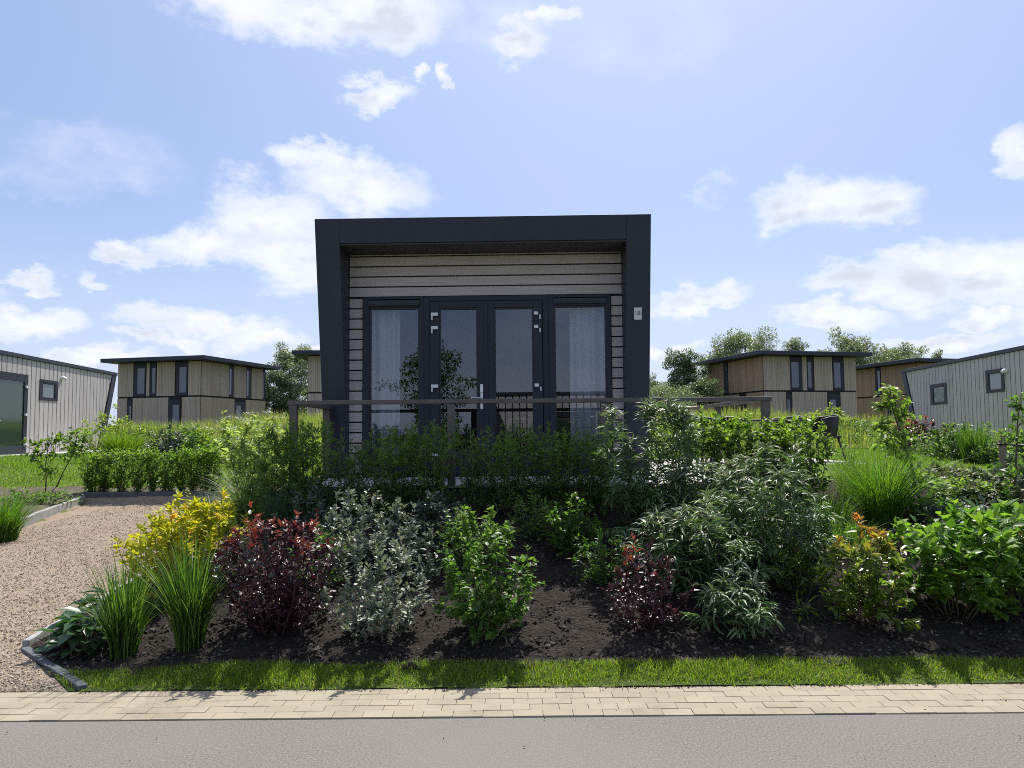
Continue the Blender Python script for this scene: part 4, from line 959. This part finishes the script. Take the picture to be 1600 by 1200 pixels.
grass('grass_clump', P(1335, 8.4), 'smaller loose bright grass clump at the lawn edge', 'lawn', 71, .62, .16, 500, .009, (.1, .8), 6)
shrub('goldenrod', P(1322, 8.8), 'pale yellow green weed spikes beside the fountain grass', 'plant', 'young', 72, .62, .16, 260, .06, .3, 'lance', nst=6, ntw=9, twl=.08, t0=.2)
shrub('orange_tipped_shrub', P(1342, 5.72), 'glossy green shrub with orange young leaves below the fountain grass', 'shrub', 'photinia', 73, .80, .31, 1200, .078, .38, 'broad', nst=14, ntw=8, twl=.13, t0=.15, tip=.65, tiph=.62, up=1.0, dome=.3, stem='twig_red', shoots=4, shooth=.08)
big = dict(ll=.10, lw=.58, tmpl='broad', nst=15, ntw=8, twl=.2, t0=.2, droop=.15, up=.6, tip=.5, tiph=.55, flat=.35)
shrub('large_leaved_shrub', P(1480, 5.85), 'large leaved bright green shrub next to the orange tipped shrub', 'shrub', 'bigleaf', 74, .82, .47, 1400, dome=.3, group='large leaved green shrubs', **big)
shrub('large_leaved_shrub', P(1585, 5.95), 'large leaved bright green shrub at the edge, next to the red tipped shoot', 'shrub', 'bigleaf', 75, .84, .47, 1400, dome=.3, group='large leaved green shrubs', **big)
shrub('red_tipped_shrub', P(1575, 6.3), 'green shrub with pink red shoot tips behind the large leaved shrubs', 'shrub', 'photinia', 76, hz(1575, 835, 6.3), .24, 420, .075, .36, 'broad', nst=9, ntw=7, twl=.12, tip=.7, tiph=.55, up=1.0, stem='twig_red')
GC = 'low mixed ground cover plants before the lawn'
for i, (px, d, h, sp, n, mt, lab) in enumerate([
        (1478, 9.1, .14, .40, 420, 'cover', 'low bronze tinted ground cover at the lawn edge behind the young tree'),
        (1530, 8.9, .15, .42, 420, 'cover', 'low grey and bronze ground cover before the curving lawn edge'),
        (1450, 7.7, .24, .36, 420, 'green', 'small green ground cover plant at the foot of the young tree'),
        (1510, 7.4, .30, .40, 520, 'greyleaf', 'grey leaved ground cover above the large leaved shrub'),
        (1570, 7.2, .34, .40, 520, 'silver', 'silvery ground cover above the red tipped shrub'),
        (1455, 9.4, .13, .36, 380, 'cover', 'bronze leaved ground cover nearest the fountain grass at the lawn corner'),
        (1500, 8.3, .20, .42, 480, 'young', 'pale green ground cover in the middle of the low planting'),
        (1545, 8.1, .20, .40, 480, 'cover', 'bronze and grey ground cover between the grey leaved and silvery ground cover'),
        (1600, 9.2, .2, .42, 480, 'green', 'green ground cover behind the slim staked tree'),
        (1465, 7.0, .26, .34, 380, 'privet', 'dark green ground cover directly over the large leaved shrub'),
        (1420, 8.9, .16, .36, 380, 'young', 'light green ground cover hidden by the stem of the leaning young tree'),
        (1610, 8.2, .45, .40, 520, 'greyleaf', 'dark grey leaved plant below the slim staked tree')]):
    shrub('ground_cover_plant', P(px, d), lab, 'plant', mt, 80 + i, h, sp, n, .075, .5, 'broad', nst=12, ntw=5, twl=.14, t0=.2, dome=.3, group=GC)
# young trees
def sapling(name, loc, label, seed, pts, r0, limbs, mat, ll, n, lw=.55, group=None, bark='bark', tw=.22):
    np.random.seed(seed); rnd = random.Random(seed); root = empty(name, loc, 0, label, 'tree', group); m = MB()
    k = len(pts); m.tube(pts, [r0 * (1 - .8 * i / (k - 1)) for i in range(k)], 7); TB, TD, TL = [], [], []
    allp = [Vector(p) for p in pts]
    chains = [(allp[-3:], .5)]
    for (t, e) in limbs:
        f = t * (k - 1); q = min(k - 2, int(f)); b = allp[q].lerp(allp[q + 1], f - q); e = Vector(e); md = b.lerp(e, .5) + Vector((0, 0, .04))
        m.tube([b, md, e], [r0 * .4, r0 * .3, r0 * .12], 5); chains.append(([b, md, e], 1))
    for ch, w in chains:
        for _ in range(16):
            t = rnd.uniform(.25, 1) * (len(ch) - 1); q = min(len(ch) - 2, int(t)); p = ch[q].lerp(ch[q + 1], t - q)
            d = Vector((rnd.gauss(0, 1), rnd.gauss(0, 1), rnd.gauss(.4, .6))).normalized(); l = tw * rnd.uniform(.4, 1.1)
            m.tube([p, p + d * l], [r0 * .12, r0 * .05], 3, False); TB.append(p); TD.append(d); TL.append(l)
    m.build('trunk', bark, root)
    TB = np.array([tuple(v) for v in TB]); TD = np.array([tuple(v) for v in TD]); TL = np.array(TL)
    j = np.random.randint(0, len(TB), n); f = U(.1, 1, n); Pp = TB[j] + TD[j] * (TL[j] * f)[:, None]
    A = TD[j] * .6 + np.random.normal(0, .6, (n, 3)) + np.array([0, 0, -.15]); Nn = np.array([0, 0, 1.]) + np.random.normal(0, .5, (n, 3)); L = ll * U(.6, 1.2, n)
    V, tot, idx, kk = leaf_arrays(Pp, A, Nn, L, L * lw, 'broad'); npmesh('crown', V, tot, idx, mat, root, np.repeat(U(0, .8, n), kk))
    return root
b = P(1443, 8.2)
def rel(px, py, d, base): q = at(px, py, d); return (q.x - base[0], q.y - base[1], q.z - base[2])
sapling('young_tree', b, 'leaning young tree with bright leaves next to the fountain grass', 90, [(0, 0, -.05), rel(1432, 770, 8.2, b), rel(1424, 725, 8.2, b), rel(1408, 680, 8.2, b), rel(1395, 640, 8.2, b), rel(1390, 606, 8.2, b)], .02,
        [(.35, rel(1392, 710, 8.0, b)), (.5, rel(1440, 690, 8.3, b)), (.55, rel(1362, 665, 8.1, b)), (.7, rel(1425, 650, 8.3, b)), (.78, rel(1370, 640, 8.2, b)), (.6, rel(1415, 690, 7.9, b)), (.85, rel(1400, 620, 8.3, b)), (.5, rel(1380, 690, 8.4, b))], 'young', .07, 620, tw=.17)
b = P(1588, 7.9)
sapling('young_tree', b, 'slim upright young tree tied to the wooden stake', 91, [(0, 0, -.05), rel(1586, 760, 7.9, b), rel(1588, 710, 7.9, b), rel(1590, 660, 7.9, b), rel(1597, 600, 7.9, b)], .016,
        [(.3, rel(1570, 745, 7.8, b)), (.4, rel(1602, 740, 7.9, b)), (.6, rel(1580, 690, 7.8, b)), (.7, rel(1600, 660, 8.0, b)), (.15, rel(1575, 775, 7.8, b)), (.85, rel(1590, 640, 7.9, b))], 'green', .055, 420, tw=.14)
p = P(1566, 8.6); zt = at(1566, 683, 8.6).z - p[2]
root = empty('tree_stake', p, 0, 'round wooden stake with a black rubber strap beside the slim young tree', 'stake')
m = MB(); m.tube([(0, 0, -.3), (.0, 0, zt * .5), (.004, 0, zt)], [.036, .036, .035], 12); m.build('post', 'post_wood', root, .004)
m = MB(); zz = at(1566, 694, 8.6).z - p[2]
m.tube([(math.cos(a) * .042, math.sin(a) * .042, zz) for a in [i * math.pi / 6 for i in range(13)]], .012, 5); m.tube([(.04, -.02, zz), (.08, -.2, zz - .01), (.10, -.45, zz - .015), (.12, -.68, zz - .02)], .011, 5); m.build('strap', 'rubber', root)
# bed along the other cabin
for (kind, px, d, ty, sp, n, mt, ll, lab) in [
        ('purple_shrub', 1433, 17.0, 655, .62, 1500, 'red', .10, 'purple red shrub at the slanted corner of the cabin with two small windows'),
        ('green_shrub', 1408, 18.5, 672, .6, 900, 'privet', .10, 'mixed green shrub between the purple red shrub and the leaning young tree'),
        ('green_shrub', 1462, 14.5, 684, .42, 900, 'fineleaf', .08, 'dark green shrub on the bare soil edge of the small windowed cabin bed'),
        ('green_shrub', 1492, 13.2, 661, .52, 1900, 'privet', .08, 'tall leafy shrub in the middle of the bed before the small windowed cabin'),
        ('green_shrub', 1545, 14.2, 672, .6, 1300, 'young', .09, 'yellow green shrub behind the wooden stake by the cabin bed'),
        ('green_shrub', 1600, 13.5, 676, .6, 1400, 'privet', .09, 'dark shrub past the wooden stake under the grey boarding'),
        ('green_shrub', 1556, 11.6, 700, .3, 900, 'fineleaf', .08, 'dark low shrub between the bed grass clump and the wooden stake')]:
    shrub(kind, P(px, d), lab, 'shrub', mt, int(px), hz(px, ty, d), sp, n, ll, .42, 'lance', nst=14, ntw=9, twl=.22, t0=.08, dome=.3, tip=.5 if mt == 'red' else .3, shoots=4, shooth=.2, group='shrubs along the small windowed cabin')
grass('grass_clump', P(1523, 12.0), 'upright green grass clump in the bed before the small windowed cabin', 'ornament', 95, .74, .16, 520, .018, (.05, .45), 5)
# hedge at the back of the gravel court
GH = 'clipped bushes in the hedge behind the gravel court'
hl = ['end bush of the clipped hedge nearest the double door cabin', 'thin second bush in the clipped hedge from the double door cabin', 'third clipped hedge bush from the double door cabin',
      'fourth clipped hedge bush, wide and round', 'fifth clipped hedge bush, slim, just before the hedge centre', 'sixth clipped hedge bush, at the hedge centre gap', 'seventh clipped hedge bush, dark and upright',
      'eighth clipped hedge bush, slim, next to the last pair', 'ninth clipped hedge bush, one before the deck end', 'last clipped hedge bush toward the deck, tall and dark']
for i, px in enumerate((145, 166, 191, 217, 240, 264, 284, 303, 322, 336)):
    w = (.25, .19, .24, .26, .18, .24, .22, .2, .24, .24)[i]; ty = (707, 709, 704, 702, 704, 708, 703, 704, 701, 699)[i]
    shrub('hedge_bush', P(px, 14.75), hl[i], 'shrub', 'box', 100 + i, hz(px, ty, 14.75), w * .82, 1100, .065, .5, 'lance', nst=16, ntw=9, twl=.15, t0=.05, dome=.08, up=.7, tip=.85, tiph=.4, flat=.7, rag=.9, group=GH)
grass('grass_clump', P(4, 10.4), 'bright arching grass clump on the bare soil by the gravel court', 'fountain', 111, .80, .20, 900, .012, (.1, .8), 6)
b = P(72, 14.4)
sapling('young_shrub', b, 'spindly dark leaved young shrub on the soil before the double door cabin', 112, [(0, 0, -.05), (.02, 0, .3), (.0, 0, .6), (.03, 0, .9), (.06, 0, 1.1)], .014, [(.4, (-.3, .05, .75)), (.5, (.3, 0, .8)), (.6, (-.2, .1, 1.05)), (.7, (.22, .05, 1.12)), (.3, (.2, -.1, .5)), (.55, (-.42, .0, .98))], 'privet', .085, 420, tw=.22)
b = P(108, 15.2)
sapling('young_shrub', b, 'bright leaved slanting young shrub next to the clipped hedge end', 113, [(-.25, 0, -.05), (-.1, 0, .3), (.06, 0, .6), (.12, 0, .85), (.16, 0, 1.0)], .014, [(.5, (.0, .05, .8)), (.5, (.35, 0, .7)), (.6, (-.08, .1, .9)), (.75, (.45, .05, .95)), (.9, (.1, 0, 1.05)), (.6, (.2, -.2, .6))], 'young', .085, 380, tw=.2)
shrub('ground_cover_plant', P(66, 13.4), 'low dark spreading plant at the foot of the spindly young shrub', 'plant', 'fineleaf', 114, .22, .7, 900, .07, .4, 'lance', nst=16, ntw=5, twl=.2, t0=.1, dome=.4, squash=.5)
b = P(392, 12.6)
el = shrub('elder_shrub', b, 'pale flowering open shrub between the hedge and the railing corner', 'shrub', 'elder', 115, hz(392, 636, 12.6), .62, 1100, .12, .42, 'broad', nst=13, ntw=7, twl=.26, t0=.45, dome=.3, shoots=5, shooth=.25, flat=.4, skirt=4, bulge=.6)
np.random.seed(5); hd = np.stack([U(-.6, .6, 26), U(-.6, .6, 26), U(.78, 1.02, 26) * hz(392, 640, 12.6)], 1); hd[:, 2] -= .5 * (hd[:, 0] ** 2 + hd[:, 1] ** 2)
Pf = np.repeat(hd, 40, 0) + np.random.normal(0, 1, (26 * 40, 3)) * np.array([.05, .05, .012]); nf = len(Pf)
Vf, tf_, if_, kf = leaf_arrays(Pf, np.random.normal(0, 1, (nf, 3)) * np.array([1, 1, .2]), np.array([0, 0, 1.]) + np.random.normal(0, .3, (nf, 3)), U(.015, .03, nf), U(.012, .022, nf), 'oval')
npmesh('flower', Vf, tf_, if_, 'blossom', el)
# wild bank: shrubs among the tall grass
for i, (kind, px, d, ty, sp, n, mt, lab) in enumerate([
        ('wild_shrub', 175, 20.5, 645, .9, 1600, 'wild', 'yellow green bush at the slanted end of the double door cabin'),
        ('wild_shrub', 228, 20.0, 660, .7, 1100, 'wild', 'yellow green bush behind the clipped hedge near the tall grass'),
        ('wild_shrub', 262, 18.6, 672, .55, 1000, 'greyleaf', 'grey leaved bush behind the middle of the clipped hedge'),
        ('wild_shrub', 291, 19.2, 662, .6, 1300, 'fineleaf', 'dark green bush behind the last bushes of the clipped hedge'),
        ('wild_shrub', 330, 20.0, 655, .8, 1400, 'wild', 'bright weedy bush behind the deck end of the clipped hedge'),
        ('wild_shrub', 355, 17.5, 678, .6, 1100, 'privet', 'green bush beside the pale flowering open shrub'),
        ('wild_shrub', 482, 19.0, 662, .7, 1200, 'wild', 'yellow green bush seen through the railing end bay'),
        ('wild_shrub', 1045, 24.0, 650, .9, 1500, 'wild', 'yellow green bush past the cabin wing behind the tall butterfly bush'),
        ('wild_shrub', 1105, 26.0, 652, .9, 1300, 'wild', 'golden weedy bush behind the side railing'),
        ('wild_shrub', 1300, 25.0, 640, .75, 1500, 'wild', 'bright green bush just behind the wicker chair beside the lawn'),
        ('wild_shrub', 1322, 22.5, 672, .55, 1000, 'fineleaf', 'dark rounded bush on the lawn edge behind the wicker chair'),
        ('wild_shrub', 1342, 24.0, 648, .7, 1100, 'green', 'green bush on the bank behind the leaning young tree'),
        ('wild_shrub', 1385, 26.0, 645, .9, 1300, 'wild', 'yellow green bush on the bank beside the slanted cabin corner')]):
    shrub(kind, P(px, d), lab, 'shrub', mt, 120 + i, hz(px, ty + (2, 12, 6, 0, 14, 8, 10, 6, 12, 0, 10, 8, 10)[i], d), sp, n, .12, .4, 'lance', nst=14, ntw=8, twl=.3, t0=.08, dome=.35, tip=0 if mt == 'gold' else .3, shoots=4, shooth=.2, group='wild bushes on the grassy bank')
grass('grass_clump', P(192, 18.4), 'broad soft pale green grass clump behind the clipped hedge', 'lawn', 140, .95, .35, 900, .016, (.15, .8), 6)

# ------------------------------------------------------------------ grasses and litter nobody could count
def blades(name, n, xr, yr, h, w, lean, mat, seed, label, keep=None, seg=3, tipped=False, clump=0):
    np.random.seed(seed); x = U(xr[0], xr[1], n); y = U(yr[0], yr[1], n)
    if clump:
        v = .5 + .5 * np.sin(x * 1.9 + 1.7 * np.sin(y * 1.3)) * np.sin(y * 2.3 + x * .6)
        k = np.random.rand(n) < (1 - clump + clump * v); x, y = x[k], y[k]
    if keep is not None: k = keep(x, y); x, y = x[k], y[k]
    n = len(x); P = np.stack([x, y, H(x, y) - .01], 1); hh = h * U(.45, 1.1, n)
    hh *= .92 + .2 * np.sin(x * 3.1 + np.sin(y * 5)) * np.sin(y * 4.3 + x)
    V, tot, idx, tip = blade_arrays(P, U(0, 6.283, n), hh, U(lean[0], lean[1], n), w * U(.6, 1.3, n), seg)
    if tipped:
        hd = np.repeat(np.random.rand(n) < .45, 2 * seg + 1); tip = np.where(hd, np.clip(tip * 2.2 - 1.1, 0, 1), 0)
    else: tip = np.repeat((np.random.rand(n) < .12).astype(float), 2 * seg + 1)
    o = npmesh(name, V, tot, idx, mat, None, tip); return tag(o, label, 'grass', None, 'stuff')
blades('strip_grass', 140000, (-4, 8), (PATH1 - .02, STRIP1 + .03), .078, .006, (.1, 1.0), 'strip', 201, 'narrow strip of mown grass between the pavers and the flower bed',
       lambda x, y: (x > bed_edge(y) + .04) & (np.random.rand(len(x)) < np.clip((y - PATH1 - .01 + .02 * np.sin(x * 7) + .012 * np.sin(x * 19)) * 9, .12, 1)) & (y > PATH1 - .012) & (y < STRIP1 - .02 + .03 * np.sin(x * 4.1) * np.sin(x * 1.3) + .025 * np.random.rand(len(x))))
blades('lawn_grass', 90000, (-14.6, -2.6), (15.2, 22), .12, .013, (.1, .9), 'lawn', 202, 'bright lawn grass round the double door cabin and clipped hedge')
blades('side_lawn_grass', 110000, (2.9, 13), (9.4, 21), .11, .012, (.1, .9), 'lawn', 203, 'bright lawn grass between the deck and the small windowed cabin',
       lambda x, y: ~((x < 5.75) & (y > 12.3) & (y < 15.3)) & (x > 2.9) & ((y > 10.6 + .25 * np.abs(x - 6.4)) | (x < 6)))
blades('soil_weeds', 1500, (-12, -6.5), (8.5, 14.4), .07, .009, (.3, 1.1), 'lawn', 204, 'thin weeds on the bare soil beside the gravel court', lambda x, y: x < gravel_left(y) - .1, clump=.8)
blades('meadow_grass', 150000, (-28, 28), (20.6, 46), .74, .022, (.05, .6), 'meadow', 205, 'tall seeding wild grass on the bank behind the cabins',
       lambda x, y: (np.abs(x) > 2.2) & ((y > 31) | ((x > -10.6) & (x < 11.2))) & (np.abs(x) < y * .66 + 1) & (np.random.rand(len(x)) < np.clip(28 / y - .25, .25, 1)), 4, True, .35)
np.random.seed(210)
def bits(name, n, xr, yr, smin, smax, mat, label, keep, flat=.6, dens=None):
    x = U(xr[0], xr[1], n); y = yr[0] + (yr[1] - yr[0]) * np.random.rand(n) ** (dens or 1); k = keep(x, y); x, y = x[k], y[k]; n = len(x)
    t = np.array([(1, 0, 0), (0, 1, 0), (-1, 0, 0), (0, -1, 0), (0, 0, 1), (0, 0, -1)], float)
    f = np.array([(0, 1, 4), (1, 2, 4), (2, 3, 4), (3, 0, 4), (1, 0, 5), (2, 1, 5), (3, 2, 5), (0, 3, 5)])
    s = (U(0, 1, n) ** 2.2 * (smax - smin) + smin); a = U(0, 6.28, n); tl = np.random.normal(0, .5, n)
    v = t[None] * np.stack([s, s * U(.5, 1, n), s * flat * U(.6, 1.2, n)], 1)[:, None] * (1 + .3 * np.random.normal(0, 1, (n, 6, 1)))
    ct, st = np.cos(tl)[:, None], np.sin(tl)[:, None]; v = np.stack([v[..., 0] * ct - v[..., 2] * st, v[..., 1], v[..., 0] * st + v[..., 2] * ct], -1)
    c, s_ = np.cos(a)[:, None], np.sin(a)[:, None]; v = np.stack([v[..., 0] * c - v[..., 1] * s_, v[..., 0] * s_ + v[..., 1] * c, v[..., 2]], -1)
    v = v + np.stack([x, y, H(x, y) + .008 + s * .2], 1)[:, None]
    idx = (np.arange(n)[:, None, None] * 6 + f[None]).ravel()
    o = npmesh(name, v.reshape(-1, 3), np.full(n * 8, 3), idx, mat, None, None, False); return tag(o, label, None, None, 'stuff')
bits('gravel_stone', 60000, (-7.2, -2.7), (PATH1 + .01, 14.3), .005, .013, 'stone', 'loose pinkish gravel of the parking court', lambda x, y: (x < bed_edge(y) - .03) & (x > gravel_left(y) + .05) & (x > -.7 * y), .6, 1.9)
bits('soil_clod', 30000, (-3.6, 6), (STRIP1 - .03, 8.2), .004, .026, 'clod', 'dark crumbly clods and chips on the flower bed', lambda x, y: x > bed_edge(y) + .05, .6, 1.3)
bits('edge_soil', 5200, (-2.7, 6), (PATH1 - .06, PATH1 + .05), .002, .009, 'clod', 'crumbly soil along the edge between pavers and grass strip', lambda x, y: np.abs(y - PATH1 + .005 - .012 * np.sin(x * 5) - .01 * np.sin(x * 17)) < .028 * np.random.rand(len(x)) ** .7 + .002, .5)
bits('road_litter', 160, (-4, 4), (2.6, PATH1), .002, .008, 'clod', 'dark crumbs of soil scattered on road and pavers', lambda x, y: x > -9, .4)
